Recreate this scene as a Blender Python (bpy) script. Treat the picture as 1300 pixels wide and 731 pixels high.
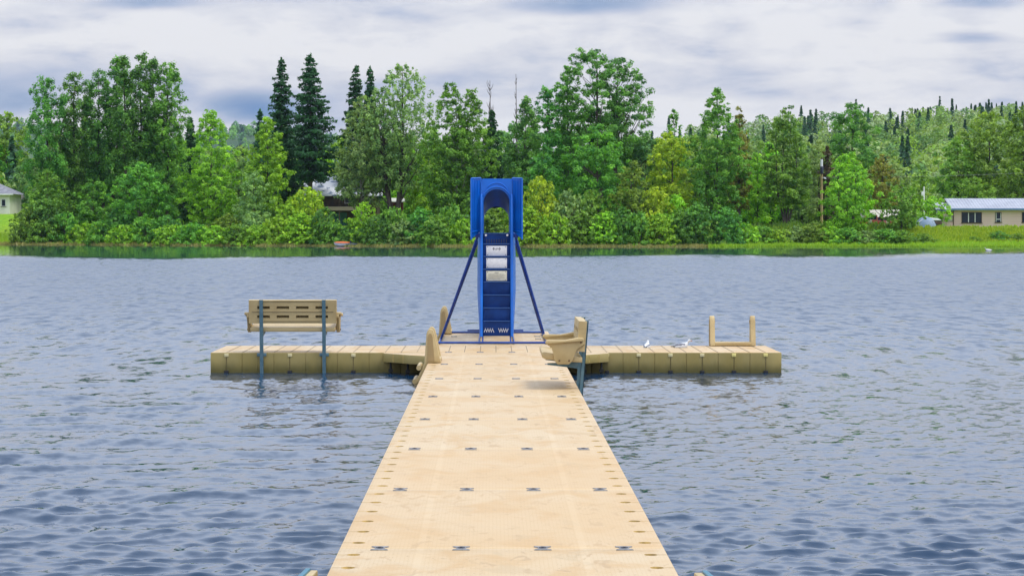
import bpy, bmesh, math, random
import numpy as np
from mathutils import Vector, Matrix, Euler

R = math.radians
for o in list(bpy.data.objects):
    bpy.data.objects.remove(o, do_unlink=True)
scene = bpy.context.scene
C = scene.collection
random.seed(7)
rng = np.random.default_rng(11)

# ------------------------------------------------------------ camera
CAMH, F, VX, VY = 2.33, 2770.0, 625.0, 288.6      # eye height, focal length and horizon point in photo pixels
cam_d = bpy.data.cameras.new('camera')
cam = bpy.data.objects.new('camera', cam_d)
C.objects.link(cam)
cam.location = (0, 0, CAMH)
cam.rotation_euler = (R(90), 0, 0)
cam_d.sensor_width = 36
cam_d.lens = 36 * F / 1300
cam_d.shift_x = (650 - VX) / 1300
cam_d.shift_y = -(365.5 - VY) / 1300
cam_d.clip_start = 0.5
cam_d.clip_end = 30000
scene.camera = cam

# ------------------------------------------------------------ sky and sun
SUN_EL, SUN_AZ = R(64), R(116)      # azimuth clockwise from +Y: right of and a little behind the camera
world = bpy.data.worlds.new('World')
scene.world = world
world.use_nodes = True
wn, wl = world.node_tree.nodes, world.node_tree.links
wn.clear()

def N(nodes, t, **kw):
    n = nodes.new(t)
    for k, v in kw.items():
        setattr(n, k, v)
    return n

def mathn(nodes, links, op, a, b=None, c=None, clamp=False):
    n = nodes.new('ShaderNodeMath'); n.operation = op; n.use_clamp = clamp
    for i, v in enumerate((a, b, c)):
        if v is None: continue
        if isinstance(v, (int, float)): n.inputs[i].default_value = v
        else: links.new(v, n.inputs[i])
    return n.outputs[0]

def mixc(nodes, links, fac, a, b):
    n = nodes.new('ShaderNodeMix'); n.data_type = 'RGBA'
    for i, v in ((0, fac), (6, a), (7, b)):
        if isinstance(v, (int, float)): n.inputs[i].default_value = v
        elif isinstance(v, tuple): n.inputs[i].default_value = (*v[:3], 1)
        else: links.new(v, n.inputs[i])
    return n.outputs[2]

def ramp(nodes, links, fac, stops):
    n = nodes.new('ShaderNodeValToRGB')
    e = n.color_ramp.elements
    while len(e) < len(stops): e.new(0.5)
    for i, (p, c) in enumerate(stops):
        e[i].position = p
        e[i].color = (c, c, c, 1) if isinstance(c, (int, float)) else (*c, 1)
    links.new(fac, n.inputs[0])
    return n.outputs[0]

def smooth(nodes, links, v, a, b):
    n = nodes.new('ShaderNodeMapRange'); n.interpolation_type = 'SMOOTHSTEP'
    links.new(v, n.inputs[0]); n.inputs[1].default_value = a; n.inputs[2].default_value = b
    return n.outputs[0]

SKYK = 0.1
sky = N(wn, 'ShaderNodeTexSky', sky_type='NISHITA')
sky.sun_disc = False
sky.sun_elevation = SUN_EL
sky.sun_rotation = SUN_AZ
sky.air_density = 1.2; sky.dust_density = 1.5
tc = N(wn, 'ShaderNodeTexCoord')
sep = N(wn, 'ShaderNodeSeparateXYZ'); wl.new(tc.outputs['Generated'], sep.inputs[0])
# stretched cloud layers: direction scaled so that near the horizon the clouds lie in long bands
def cloudnoise(scale, sx, sz, off, detail=6, rough=.55, dist=.3):
    m = N(wn, 'ShaderNodeMapping'); m.inputs['Scale'].default_value = (sx, sx, sz)
    m.inputs['Location'].default_value = off
    wl.new(tc.outputs['Generated'], m.inputs[0])
    n = N(wn, 'ShaderNodeTexNoise'); n.inputs['Scale'].default_value = scale
    n.inputs['Detail'].default_value = detail; n.inputs['Roughness'].default_value = rough
    n.inputs['Distortion'].default_value = dist
    wl.new(m.outputs[0], n.inputs['Vector'])
    return n.outputs[0]
n1 = cloudnoise(9, 1, 4.2, (3.1, 1.7, .35))
n2 = cloudnoise(30, 1, 3.2, (0.6, 5.2, 1.1), 7, .6)
n3 = cloudnoise(2.2, 1, 2.0, (1.0, .4, 2.0), 5, .5)
mm = lambda op, a, b=None, c=None, clamp=False: mathn(wn, wl, op, a, b, c, clamp)
dens = mm('ADD', mm('MULTIPLY', n1, .60), mm('MULTIPLY_ADD', n2, .38, -.0))
# a few heavier, bluer cloud patches at their bearings in the sky: (photo x, y, half width, half height, weight)
patches = [(322, 136, 62, 20, .24), (185, 3, 75, 11, .22), (745, 5, 100, 16, .2), (1235, 46, 50, 11, .15), (1090, 32, 38, 9, .10),
           (1240, 3, 60, 8, .12), (18, 130, 60, 24, .12), (30, 38, 40, 14, .08), (600, 118, 150, 44, .13), (940, 122, 110, 32, .11), (200, 118, 260, 40, .09), (40, 105, 120, 40, .08), (1240, 90, 120, 26, .05), (420, 150, 200, 24, .08), (650, 2, 700, 16, .05)]
az = mm('DIVIDE', sep.outputs[0], sep.outputs[1])
el = mm('DIVIDE', sep.outputs[2], sep.outputs[1])
wob = mm('MULTIPLY', mm('SUBTRACT', n2, .5), .9)
tot = None
for (px, py, hw, hh, wgt) in patches:
    a = mm('DIVIDE', mm('SUBTRACT', az, (px - VX) / F), hw / F)
    b = mm('DIVIDE', mm('SUBTRACT', el, (VY - py) / F), hh / F)
    d = mm('SQRT', mm('ADD', mm('MULTIPLY', a, a), mm('MULTIPLY', b, b)))
    d = mm('ADD', d, mm('MULTIPLY', wob, 1.6))
    g = mm('MULTIPLY', smooth(wn, wl, d, 1.45, .1), wgt)
    tot = g if tot is None else mm('ADD', tot, g)
tot = mm('MULTIPLY', tot, smooth(wn, wl, sep.outputs[1], 0.0, .2))
dens2 = mm('ADD', dens, tot)
# higher up the cloud deck is thinner and bluer
hi = smooth(wn, wl, sep.outputs[2], .10, .75)
dens3 = dens2
k = 1 / SKYK
cl = ramp(wn, wl, dens3, [(.47, (.555, .55, .57)), (.55, (.46, .465, .515)), (.62, (.33, .36, .46)), (.72, (.20, .26, .39)), (.88, (.09, .17, .34))])
cl = mixc(wn, wl, mm('MULTIPLY', smooth(wn, wl, sep.outputs[2], .075, .34), .85), cl, (.80, .915, 1.13))
vm = N(wn, 'ShaderNodeVectorMath', operation='SCALE'); wl.new(cl, vm.inputs[0]); vm.inputs['Scale'].default_value = k
cmix = mixc(wn, wl, .94, sky.outputs[0], vm.outputs[0])
bg = N(wn, 'ShaderNodeBackground'); wl.new(cmix, bg.inputs[0]); bg.inputs[1].default_value = SKYK
wo = N(wn, 'ShaderNodeOutputWorld'); wl.new(bg.outputs[0], wo.inputs[0])

sd = bpy.data.lights.new('sun', 'SUN'); sd.energy = 1.5; sd.angle = R(20); sd.color = (1, .96, .88)
sun = bpy.data.objects.new('sun', sd); C.objects.link(sun)
sun.location = (40, -20, 60)
sdir = Vector((math.sin(SUN_AZ) * math.cos(SUN_EL), math.cos(SUN_AZ) * math.cos(SUN_EL), math.sin(SUN_EL)))
sun.rotation_euler = sdir.to_track_quat('Z', 'Y').to_euler()

scene.view_settings.view_transform = 'Standard'
scene.view_settings.look = 'None'
scene.view_settings.exposure = 0.6
scene.view_settings.gamma = 1
scene.view_settings.use_curve_mapping = False
scene.render.engine = 'CYCLES'
scene.cycles.max_bounces = 6
scene.cycles.diffuse_bounces = 3
scene.cycles.glossy_bounces = 3
scene.cycles.transmission_bounces = 4
scene.cycles.transparent_max_bounces = 4

# ------------------------------------------------------------ helpers
def W(px, py, Y):                       # the point at depth Y seen at a photo pixel
    return Vector(((px - VX) / F * Y, Y, CAMH - (py - VY) / F * Y))

def tag(o, label=None, cat=None, group=None, kind=None):
    if label: o['label'] = label
    if cat: o['category'] = cat
    if group: o['group'] = group
    if kind: o['kind'] = kind
    return o

def empty(name, loc=(0, 0, 0), rz=0, label=None, cat=None, group=None):
    o = bpy.data.objects.new(name, None); C.objects.link(o)
    o.empty_display_size = .3
    o.location = loc; o.rotation_euler = (0, 0, rz)
    return tag(o, label, cat, group)

def link(name, me, mat=None, parent=None, loc=None):
    o = bpy.data.objects.new(name, me); C.objects.link(o)
    if mat is not None and not me.materials: me.materials.append(mat)
    if parent is not None: o.parent = parent
    if loc is not None: o.location = loc
    return o

class MB:
    def __init__(s): s.bm = bmesh.new()
    def _m(s, geom_verts, M):
        bmesh.ops.transform(s.bm, matrix=M, verts=geom_verts)
    def box(s, c, d, rot=(0, 0, 0)):
        M = Matrix.Translation(c) @ Euler(rot).to_matrix().to_4x4() @ Matrix.Diagonal((*d, 1))
        bmesh.ops.create_cube(s.bm, size=1, matrix=M); return s
    def cyl(s, p0, p1, r0, r1=None, n=12):
        p0, p1 = Vector(p0), Vector(p1); r1 = r0 if r1 is None else r1
        q = (p1 - p0).to_track_quat('Z', 'Y').to_matrix().to_4x4()
        bmesh.ops.create_cone(s.bm, cap_ends=True, segments=n, radius1=r0, radius2=max(r1, 1e-4), depth=(p1 - p0).length,
                              matrix=Matrix.Translation((p0 + p1) / 2) @ q); return s
    def ball(s, c, r, sc=(1, 1, 1), n=10):
        bmesh.ops.create_uvsphere(s.bm, u_segments=n * 2 if n < 8 else n, v_segments=n, radius=r, matrix=Matrix.Translation(c) @ Matrix.Diagonal((*sc, 1))); return s
    def poly(s, pts, vec):              # extrude a planar polygon along vec
        vs = [s.bm.verts.new(p) for p in pts]
        f = s.bm.faces.new(vs)
        r = bmesh.ops.extrude_face_region(s.bm, geom=[f])
        bmesh.ops.translate(s.bm, vec=Vector(vec), verts=[v for v in r['geom'] if isinstance(v, bmesh.types.BMVert)])
        return s
    def tube(s, pts, r, n=10):
        pts = [Vector(p) for p in pts]
        rr = r if isinstance(r, (list, tuple)) else [r] * len(pts)
        rings = []
        up = Vector((0, 0, 1))
        for i, p in enumerate(pts):
            t = (pts[min(i + 1, len(pts) - 1)] - pts[max(i - 1, 0)]).normalized()
            u = t.cross(up)
            if u.length < 1e-3: u = t.cross(Vector((1, 0, 0)))
            u.normalize(); v = t.cross(u)
            rings.append([s.bm.verts.new(p + (u * math.cos(a) + v * math.sin(a)) * rr[i]) for a in [2 * math.pi * j / n for j in range(n)]])
        for a, b in zip(rings, rings[1:]):
            for j in range(n): s.bm.faces.new((a[j], a[(j + 1) % n], b[(j + 1) % n], b[j]))
        s.bm.faces.new(rings[0][::-1]); s.bm.faces.new(rings[-1])
        return s
    def loft(s, rings, closed=True, cap=True):
        rs = [[s.bm.verts.new(p) for p in r] for r in rings]
        n = len(rs[0])
        for a, b in zip(rs, rs[1:]):
            for j in range(n if closed else n - 1):
                s.bm.faces.new((a[j], a[(j + 1) % n], b[(j + 1) % n], b[j]))
        if cap and closed: s.bm.faces.new(rs[0][::-1]); s.bm.faces.new(rs[-1])
        return s
    def mesh(s, name, bevel=0, smooth=None, seg=2):
        bm = s.bm
        bmesh.ops.recalc_face_normals(bm, faces=bm.faces)
        if bevel:
            ed = [e for e in bm.edges if len(e.link_faces) == 2 and e.calc_face_angle(0) > R(35)]
            bmesh.ops.bevel(bm, geom=ed, offset=bevel, segments=seg, affect='EDGES', profile=.5, clamp_overlap=True)
        me = bpy.data.meshes.new(name)
        bm.to_mesh(me); bm.free()
        if smooth is not None:
            me.polygons.foreach_set('use_smooth', [True] * len(me.polygons))
            me.set_sharp_from_angle(angle=R(smooth))
        return me
    def build(s, name, mat, parent=None, bevel=0, smooth=35, loc=None, seg=2):
        return link(name, s.mesh(name, bevel, smooth, seg), mat, parent, loc)

def pmat(name, col, rough=.6, metal=0, noise=None, bump=0, bscale=30, spec=.5, sss=0):
    """plain painted / plastic / wood material with some procedural variation; noise=(scale, colour2, lo, hi)"""
    m = bpy.data.materials.new(name); m.use_nodes = True
    n, l = m.node_tree.nodes, m.node_tree.links
    b = n['Principled BSDF']
    b.inputs['Base Color'].default_value = (*col, 1)
    b.inputs['Roughness'].default_value = rough; b.inputs['Metallic'].default_value = metal
    b.inputs['Specular IOR Level'].default_value = spec
    g = n.new('ShaderNodeNewGeometry')
    if noise:
        t = n.new('ShaderNodeTexNoise'); t.inputs['Scale'].default_value = noise[0]; t.inputs['Detail'].default_value = 6
        l.new(g.outputs['Position'], t.inputs['Vector'])
        f = smooth(n, l, t.outputs[0], noise[2], noise[3])
        l.new(mixc(n, l, f, tuple(col), tuple(noise[1])), b.inputs['Base Color'])
    if bump:
        t = n.new('ShaderNodeTexNoise'); t.inputs['Scale'].default_value = bscale; t.inputs['Detail'].default_value = 4
        l.new(g.outputs['Position'], t.inputs['Vector'])
        bp = n.new('ShaderNodeBump'); bp.inputs['Strength'].default_value = bump; bp.inputs['Distance'].default_value = .01
        l.new(t.outputs[0], bp.inputs['Height']); l.new(bp.outputs[0], b.inputs['Normal'])
    return m
# ------------------------------------------------------------ ground: one sheet, lake bed, shore, lawns, hills
def lerp(x, xs, ys): return np.interp(x, xs, ys)
def shoreY(X):      # depth of the waterline (metres) against X
    X = np.asarray(X, float)
    base = lerp(X, [-400, -65, -18, 7, 61, 400], [330, 288, 262, 254, 259, 235])
    return base + 1.2 * np.sin(X * .21) + .6 * np.sin(X * .57 + 1) + .35 * np.sin(X * 1.7 + 2)

def vnoise(X, Y, s, seed=0):
    return (np.sin(X / s * 1.3 + seed) * np.cos(Y / s * 1.1 + seed * 2) + .5 * np.sin(X / s * 2.7 + Y / s * 2.1 + seed * 3) + .25 * np.cos(X / s * 5.3 - Y / s * 4.7 + seed)) / 1.75

def groundZ(X, Y):
    X = np.asarray(X, float); Y = np.asarray(Y, float)
    d = Y - shoreY(X)
    bed = np.clip(d * .12, -2.5, 0) - .05
    px = VX + X / np.maximum(Y, 1) * F
    lawn = lerp(px, [-200, 30, 120, 900, 1050, 1500], [4.3, 4.3, 2.6, 2.4, 2.15, 2.2])
    rise = lerp(px, [0, 100, 900, 1000, 1500], [32, 22, 22, 12, 11])
    t = np.clip((d - 2.5) / rise, 0, 1); t = t * t * (3 - 2 * t)
    z = np.where(d < 0, bed, .02 + np.clip(d / 3, 0, 1) * .22 + (lawn - .24) * t)
    # far forested hill, rising to the right
    hr = lerp(px, [-600, 0, 300, 700, 850, 1000, 1130, 1200, 1320, 2200], [6, 7, 8, 14, 32, 38, 40, 43, 46, 60])
    u = np.clip((Y - 360) / 540, 0, 1); u = u ** 1.15
    z = z + np.where(d > 40, hr * u + vnoise(X, Y, 90, 1) * 3 * u + np.clip((Y - 900) / 3000, 0, 1) * -10, 0)
    # distant blue hills
    hf = lerp(px, [-500, -100, 30, 60, 200, 290, 360, 520, 700, 1600, 2500], [120, 138, 146, 130, 100, 138, 133, 90, 70, 70, 100])
    v = np.clip((Y - 1800) / 1400, 0, 1); v = v * v * (3 - 2 * v)
    z = z + hf * v + vnoise(X, Y, 420, 4) * 7 * v
    return z

def grid_mesh(name, xs_fn, Ys, nx):
    rows = []
    for Y in Ys:
        xs = xs_fn(Y, nx); rows.append(np.stack([xs, np.full(nx, Y)], 1))
    P = np.concatenate(rows); z = groundZ(P[:, 0], P[:, 1])
    V = np.column_stack([P, z])
    ny = len(Ys)
    i = np.arange((ny - 1) * (nx - 1)); r = i // (nx - 1); c = i % (nx - 1); a = r * nx + c
    Fc = np.stack([a, a + 1, a + nx + 1, a + nx], 1)
    return quadmesh(name, V, Fc)

def quadmesh(name, V, Fc, smooth=True, col=None):
    me = bpy.data.meshes.new(name)
    me.vertices.add(len(V)); me.vertices.foreach_set('co', np.asarray(V, np.float32).ravel())
    nf = len(Fc)
    me.loops.add(nf * 4); me.loops.foreach_set('vertex_index', np.asarray(Fc, np.int32).ravel())
    me.polygons.add(nf); me.polygons.foreach_set('loop_start', np.arange(nf, dtype=np.int32) * 4)
    me.polygons.foreach_set('use_smooth', np.full(nf, smooth))
    if col is not None:
        at = me.attributes.new('tint', 'FLOAT_COLOR', 'POINT')
        at.data.foreach_set('color', np.column_stack([col, np.ones(len(col))]).astype(np.float32).ravel())
    me.update(calc_edges=True); me.validate()
    return me

Ys = np.concatenate([np.linspace(-60, 225, 12), np.linspace(230, 345, 150), np.linspace(352, 950, 60), np.geomspace(1000, 4500, 40)])
gm = grid_mesh('ground', lambda Y, n: np.sign(np.linspace(-1, 1, n)) * (np.abs(np.linspace(-1, 1, n)) ** 1.35) * (300 + max(Y, 0) * .6), Ys, 260)
def ground_mat():
    m = bpy.data.materials.new('grass_ground'); m.use_nodes = True
    n, l = m.node_tree.nodes, m.node_tree.links; b = n['Principled BSDF']
    g = n.new('ShaderNodeNewGeometry'); s = n.new('ShaderNodeSeparateXYZ'); l.new(g.outputs['Position'], s.inputs[0])
    def ns(sc, d=6):
        t = n.new('ShaderNodeTexNoise'); t.inputs['Scale'].default_value = sc; t.inputs['Detail'].default_value = d
        l.new(g.outputs['Position'], t.inputs['Vector']); return t.outputs[0]
    a = mixc(n, l, smooth(n, l, ns(.22), .38, .62), (.16, .32, .010), (.26, .40, .018))
    a = mixc(n, l, smooth(n, l, ns(1.7), .45, .75), a, (.10, .22, .010))
    # forest floor further back
    far = smooth(n, l, s.outputs[1], 330, 420)
    f2 = mixc(n, l, smooth(n, l, ns(.02), .4, .6), (.035, .075, .025), (.06, .11, .03))
    a = mixc(n, l, far, a, f2)
    # muddy strip at the waterline
    mud = smooth(n, l, s.outputs[2], .16, .02)
    a = mixc(n, l, mud, a, (.16, .13, .06))
    l.new(a, b.inputs['Base Color']); b.inputs['Roughness'].default_value = .9; b.inputs['Specular IOR Level'].default_value = .15
    bp = n.new('ShaderNodeBump'); bp.inputs['Strength'].default_value = .6; bp.inputs['Distance'].default_value = .2
    l.new(ns(5), bp.inputs['Height']); l.new(bp.outputs[0], b.inputs['Normal'])
    return m
tag(link('ground', gm, ground_mat()), kind='structure')

# ------------------------------------------------------------ lake water
def wave_field(X, Y):
    r = np.random.default_rng(5)
    Z = np.zeros_like(X); DX = np.zeros_like(X); DYY = np.zeros_like(X)
    dY = Y * Y / 5084.0
    wind = R(-78)
    for i in range(110):
        lam = .10 * (.85 / .10) ** (i / 109)
        th = wind + r.normal() * .5
        kx, ky = math.cos(th), math.sin(th)
        slope = .052 if lam < .34 else .009
        amp = slope * lam / (2 * math.pi) * 1.25
        fade = np.clip((lam / 2.2 - dY * abs(ky)) / (lam / 3), 0, 1)
        ph = r.uniform(0, 6.28)
        # slow warps so the trains do not read as regular stripes
        wx = X + .35 * lam * np.sin(Y * .9 / (lam * 3) + i); wy = Y + .35 * lam * np.sin(X * 1.1 / (lam * 4) + 2 * i)
        arg = 2 * math.pi / lam * (kx * wx + ky * wy) + ph
        Z += amp * fade * np.sin(arg)
        q = .9 * amp * fade * np.cos(arg)          # crests drawn together: sharp crests, flat troughs
        DX += q * kx; DYY += q * ky
    # a broader wake of longer waves in the lee to the left of the walkway
    left = np.clip((-X - .6) / 1.4, 0, 1) * np.exp(-((Y - 22) / 9.0) ** 2)
    for i, (lam, th) in enumerate([(1.15, -75), (.85, -98), (1.5, -84), (.62, -70), (.7, -112)]):
        th = R(th)
        Z += left * .065 * lam / 6.28 * 1.1 * np.sin(6.283 / lam * (math.cos(th) * X + math.sin(th) * Y) + 1.3 * i + .5 * np.sin(X * 1.3 + i))
    gust = .85 + .3 * np.sin(X * .35 + Y * .22) * np.sin(Y * .31 - X * .12 + 1)
    return Z * gust, DX * gust, DYY * gust

def water_mesh():
    nx = 1150
    y0, y1 = 9.0, 95.0
    ys = 1 / np.linspace(1 / y0, 1 / y1, 640)
    u = np.linspace(-.30, .32, nx)
    X = ys[:, None] * u[None, :]; Y = np.repeat(ys[:, None], nx, 1)
    Z, DX, DYY = wave_field(X, Y)
    e = np.clip(np.minimum(u + .30, .32 - u) / .02, 0, 1)[None, :]
    fy = np.clip((ys - y0) / .6, 0, 1) * np.clip((y1 - ys) / 25, 0, 1)
    Z = Z * e * fy[:, None]; X = X + DX * e * fy[:, None]; Y = Y + DYY * e * fy[:, None]
    V = np.stack([X, Y, Z], -1).reshape(-1, 3)
    ny = len(ys)
    i = np.arange((ny - 1) * (nx - 1)); r = i // (nx - 1); c = i % (nx - 1); a = r * nx + c
    F1 = np.stack([a, a + 1, a + nx + 1, a + nx], 1)
    b = len(V)
    ext = np.array([[-700, -60, 0], [700, -60, 0], [700, y0, 0], [-700, y0, 0], [y0 * -.3, y0, 0], [y0 * .32, y0, 0],
                    [-700, y1, 0], [y1 * -.3, y1, 0], [y1 * .32, y1, 0], [700, y1, 0], [-700, 345, 0], [700, 345, 0]], float)
    V = np.concatenate([V, ext])
    F2 = np.array([[0, 1, 2, 3], [3, 4, 7, 6], [5, 2, 9, 8], [6, 9, 11, 10]]) + b
    return quadmesh('lake_water', V, np.concatenate([F1, F2]))

def water_mat():
    m = bpy.data.materials.new('lake_water'); m.use_nodes = True
    n, l = m.node_tree.nodes, m.node_tree.links; b = n['Principled BSDF']
    M = lambda op, a, b_=None, c=None, clamp=False: mathn(n, l, op, a, b_, c, clamp)
    g = n.new('ShaderNodeNewGeometry'); s = n.new('ShaderNodeSeparateXYZ'); l.new(g.outputs['Position'], s.inputs[0])
    def ns(sc, mapping=(1, 1, 1), det=2, off=(0, 0, 0)):
        mp = n.new('ShaderNodeMapping'); mp.inputs['Scale'].default_value = mapping; mp.inputs['Location'].default_value = off
        l.new(g.outputs['Position'], mp.inputs[0])
        t = n.new('ShaderNodeTexNoise'); t.inputs['Scale'].default_value = sc; t.inputs['Detail'].default_value = det
        l.new(mp.outputs[0], t.inputs['Vector']); return t
    b.inputs['Base Color'].default_value = (.006, .030, .072, 1)
    b.inputs['IOR'].default_value = 1.33
    b.inputs['Specular IOR Level'].default_value = .8
    # ripple slopes, straight from vector noise so they hold at any distance
    def slopes(t, amp):
        v = n.new('ShaderNodeVectorMath'); v.operation = 'SUBTRACT'; l.new(t.outputs['Color'], v.inputs[0]); v.inputs[1].default_value = (.5, .5, .5)
        w = n.new('ShaderNodeVectorMath'); w.operation = 'SCALE'; l.new(v.outputs[0], w.inputs[0])
        if isinstance(amp, float): w.inputs['Scale'].default_value = amp
        else: l.new(amp, w.inputs['Scale'])
        return w.outputs[0]
    patch = ns(.055, (1, .45, 1), 4).outputs[0]
    pw = M('MULTIPLY_ADD', smooth(n, l, patch, .3, .7), .8, .55)
    near = smooth(n, l, s.outputs[1], 70, 15)
    fineamp = M('MULTIPLY', pw, M('MULTIPLY_ADD', near, .26, .16))
    midamp = M('MULTIPLY', pw, M('MULTIPLY_ADD', near, -.20, .26))
    a = slopes(ns(9, (1, 1.2, 1), 3), fineamp)
    c = slopes(ns(4.2, (1, 1.3, 1), 3, (7, 3, 0)), midamp)
    e0 = n.new('ShaderNodeVectorMath'); l.new(a, e0.inputs[0]); l.new(c, e0.inputs[1])
    w3 = slopes(ns(3.0, (1.0, .30, 1), 4, (3, 9, 0)), M('MULTIPLY', smooth(n, l, s.outputs[1], 16, 50), .66))
    e = n.new('ShaderNodeVectorMath'); l.new(e0.outputs[0], e.inputs[0])
    bias = n.new('ShaderNodeCombineXYZ'); l.new(M('MULTIPLY', smooth(n, l, s.outputs[1], 18, 55), -.13), bias.inputs[1])
    e1 = n.new('ShaderNodeVectorMath'); l.new(w3, e1.inputs[0]); l.new(bias.outputs[0], e1.inputs[1]); l.new(e1.outputs[0], e.inputs[1])
    # the wind shadow along the far shore: the water lies flat there and mirrors the trees
    edge = M('ADD', s.outputs[1], M('MULTIPLY', M('SUBTRACT', ns(.045, (1, .3, 1), 4).outputs[0], .5), 95))
    edge = M('SUBTRACT', edge, M('MULTIPLY', M('MAXIMUM', s.outputs[0], 0), .45))
    rough = smooth(n, l, edge, 182, 150)
    rf = M('MULTIPLY_ADD', rough, .93, .07)
    f = n.new('ShaderNodeVectorMath'); f.operation = 'SCALE'; l.new(e.outputs[0], f.inputs[0]); l.new(rf, f.inputs['Scale'])
    ml = n.new('ShaderNodeVectorMath'); ml.operation = 'MULTIPLY'; l.new(f.outputs[0], ml.inputs[0]); ml.inputs[1].default_value = (1, 1, 0)
    ad = n.new('ShaderNodeVectorMath'); l.new(ml.outputs[0], ad.inputs[0]); l.new(g.outputs['Normal'], ad.inputs[1])
    no = n.new('ShaderNodeVectorMath'); no.operation = 'NORMALIZE'; l.new(ad.outputs[0], no.inputs[0])
    l.new(no.outputs[0], b.inputs['Normal'])
    far = smooth(n, l, s.outputs[1], 10, 75)
    l.new(M('MULTIPLY_ADD', M('MULTIPLY', far, rough), .19, .03), b.inputs['Roughness'])
    return m
tag(link('lake_water', water_mesh(), water_mat()), kind='structure')

# ------------------------------------------------------------ dock
DZ = .33
def plastic(name, top, side, wear=True):
    """moulded polyethylene: fine tread on top faces, algae film near the water, stains"""
    m = bpy.data.materials.new(name); m.use_nodes = True
    n, l = m.node_tree.nodes, m.node_tree.links; b = n['Principled BSDF']
    M = lambda op, a, b_=None, c=None, clamp=False: mathn(n, l, op, a, b_, c, clamp)
    g = n.new('ShaderNodeNewGeometry'); s = n.new('ShaderNodeSeparateXYZ'); l.new(g.outputs['Position'], s.inputs[0])
    def ns(sc, mapping=(1, 1, 1), det=6, dist=0):
        mp = n.new('ShaderNodeMapping'); mp.inputs['Scale'].default_value = mapping; l.new(g.outputs['Position'], mp.inputs[0])
        t = n.new('ShaderNodeTexNoise'); t.inputs['Scale'].default_value = sc; t.inputs['Detail'].default_value = det
        t.inputs['Distortion'].default_value = dist
        l.new(mp.outputs[0], t.inputs['Vector']); return t.outputs[0]
    base = mixc(n, l, smooth(n, l, ns(.9), .35, .7), top, tuple(c * k for c, k in zip(top, (.96, .88, .76))))
    base = mixc(n, l, M('MULTIPLY', smooth(n, l, ns(2.5, (1, .6, 1), 8, .6), .46, .66), .8), base, tuple(c * k for c, k in zip(top, (.88, .72, .50))))
    base = mixc(n, l, M('MULTIPLY', smooth(n, l, ns(9, (1, .35, 1), 8, 1.2), .57, .68), .75), base, (.40, .27, .14))
    base = mixc(n, l, M('MULTIPLY', smooth(n, l, ns(1.6, (1, .5, 1), 10, 2.0), .60, .66), .45), base, (.44, .33, .19))
    base = mixc(n, l, M('MULTIPLY', smooth(n, l, ns(24, (.35, 1, 1), 5), .50, .72), .30), base, tuple(c * 1.08 for c in top))
    base = mixc(n, l, M('MULTIPLY', smooth(n, l, ns(60, (1, .6, 1), 3), .66, .72), .65), base, (.26, .19, .10))
    oi = n.new('ShaderNodeObjectInfo')
    base = mixc(n, l, M('MULTIPLY', smooth(n, l, oi.outputs['Random'], .35, 1.0), .5), base, tuple(c * k for c, k in zip(top, (.98, .84, .66))))
    # tread squares on the walking surface, with smooth lengthwise bands
    def lines(v, p, w):
        fr = M('FRACT', M('DIVIDE', v, p)); return M('LESS_THAN', fr, w)
    grid = M('MAXIMUM', lines(s.outputs[0], .0254, .22), lines(s.outputs[1], .0254, .3))
    ax = M('ABSOLUTE', M('SUBTRACT', s.outputs[0], .06))
    band = M('LESS_THAN', M('ABSOLUTE', M('SUBTRACT', ax, .508)), .022)
    sn = n.new('ShaderNodeSeparateXYZ'); l.new(g.outputs['Normal'], sn.inputs[0])
    up = smooth(n, l, sn.outputs[2], .7, .95)
    jf = M('FRACT', M('DIVIDE', M('SUBTRACT', s.outputs[1], 34.95 - 3.05 * 12), 3.05))
    jd = M('MINIMUM', jf, M('SUBTRACT', 1, jf))
    onwalk = M('LESS_THAN', s.outputs[1], 34.9)
    jpale = M('MULTIPLY', M('MULTIPLY', M('LESS_THAN', jd, .016), onwalk), up)
    base = mixc(n, l, M('MULTIPLY', jpale, .35), base, tuple(min(.9, c * 1.25) for c in top))
    jdark = M('MULTIPLY', M('MULTIPLY', M('LESS_THAN', jd, .0030), onwalk), up)
    base = mixc(n, l, M('MULTIPLY', jdark, .55), base, (.25, .18, .10))
    base = mixc(n, l, M('MULTIPLY', M('MULTIPLY', band, up), .06), base, tuple(min(.9, c * 1.25) for c in top))
    gridf = M('MULTIPLY', M('MULTIPLY', grid, up), M('SUBTRACT', 1, band))
    base = mixc(n, l, M('MULTIPLY', gridf, .26), base, tuple(c * k for c, k in zip(top, (.8, .66, .48))))
    # side walls: yellower, colour darkened for light from above, with algae towards the waterline
    film = smooth(n, l, M('ADD', s.outputs[2], M('MULTIPLY', M('SUBTRACT', ns(6, (1, 1, .3)), .5), .16)), .22, .02)
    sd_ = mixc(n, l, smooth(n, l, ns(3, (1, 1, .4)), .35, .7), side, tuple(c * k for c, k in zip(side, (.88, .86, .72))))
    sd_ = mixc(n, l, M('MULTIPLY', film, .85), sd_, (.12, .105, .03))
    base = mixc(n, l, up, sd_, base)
    l.new(base, b.inputs['Base Color'])
    b.inputs['Roughness'].default_value = .55; b.inputs['Specular IOR Level'].default_value = .35
    bp = n.new('ShaderNodeBump'); bp.inputs['Strength'].default_value = .25; bp.inputs['Distance'].default_value = .003; bp.invert = True
    l.new(M('ADD', gridf, ns(40)), bp.inputs['Height']); l.new(bp.outputs[0], b.inputs['Normal'])
    return m
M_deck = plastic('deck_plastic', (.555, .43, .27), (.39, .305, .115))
M_pocket = pmat('pocket_dirt', (.66, .46, .15), .8, noise=(20, (.36, .25, .09), .3, .7))
M_rubber = pmat('black_rubber', (.012, .012, .013), .7, bump=.3)
M_coup = pmat('coupler_grey', (.13, .13, .14), .6, noise=(40, (.24, .235, .235), .35, .7))
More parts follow.
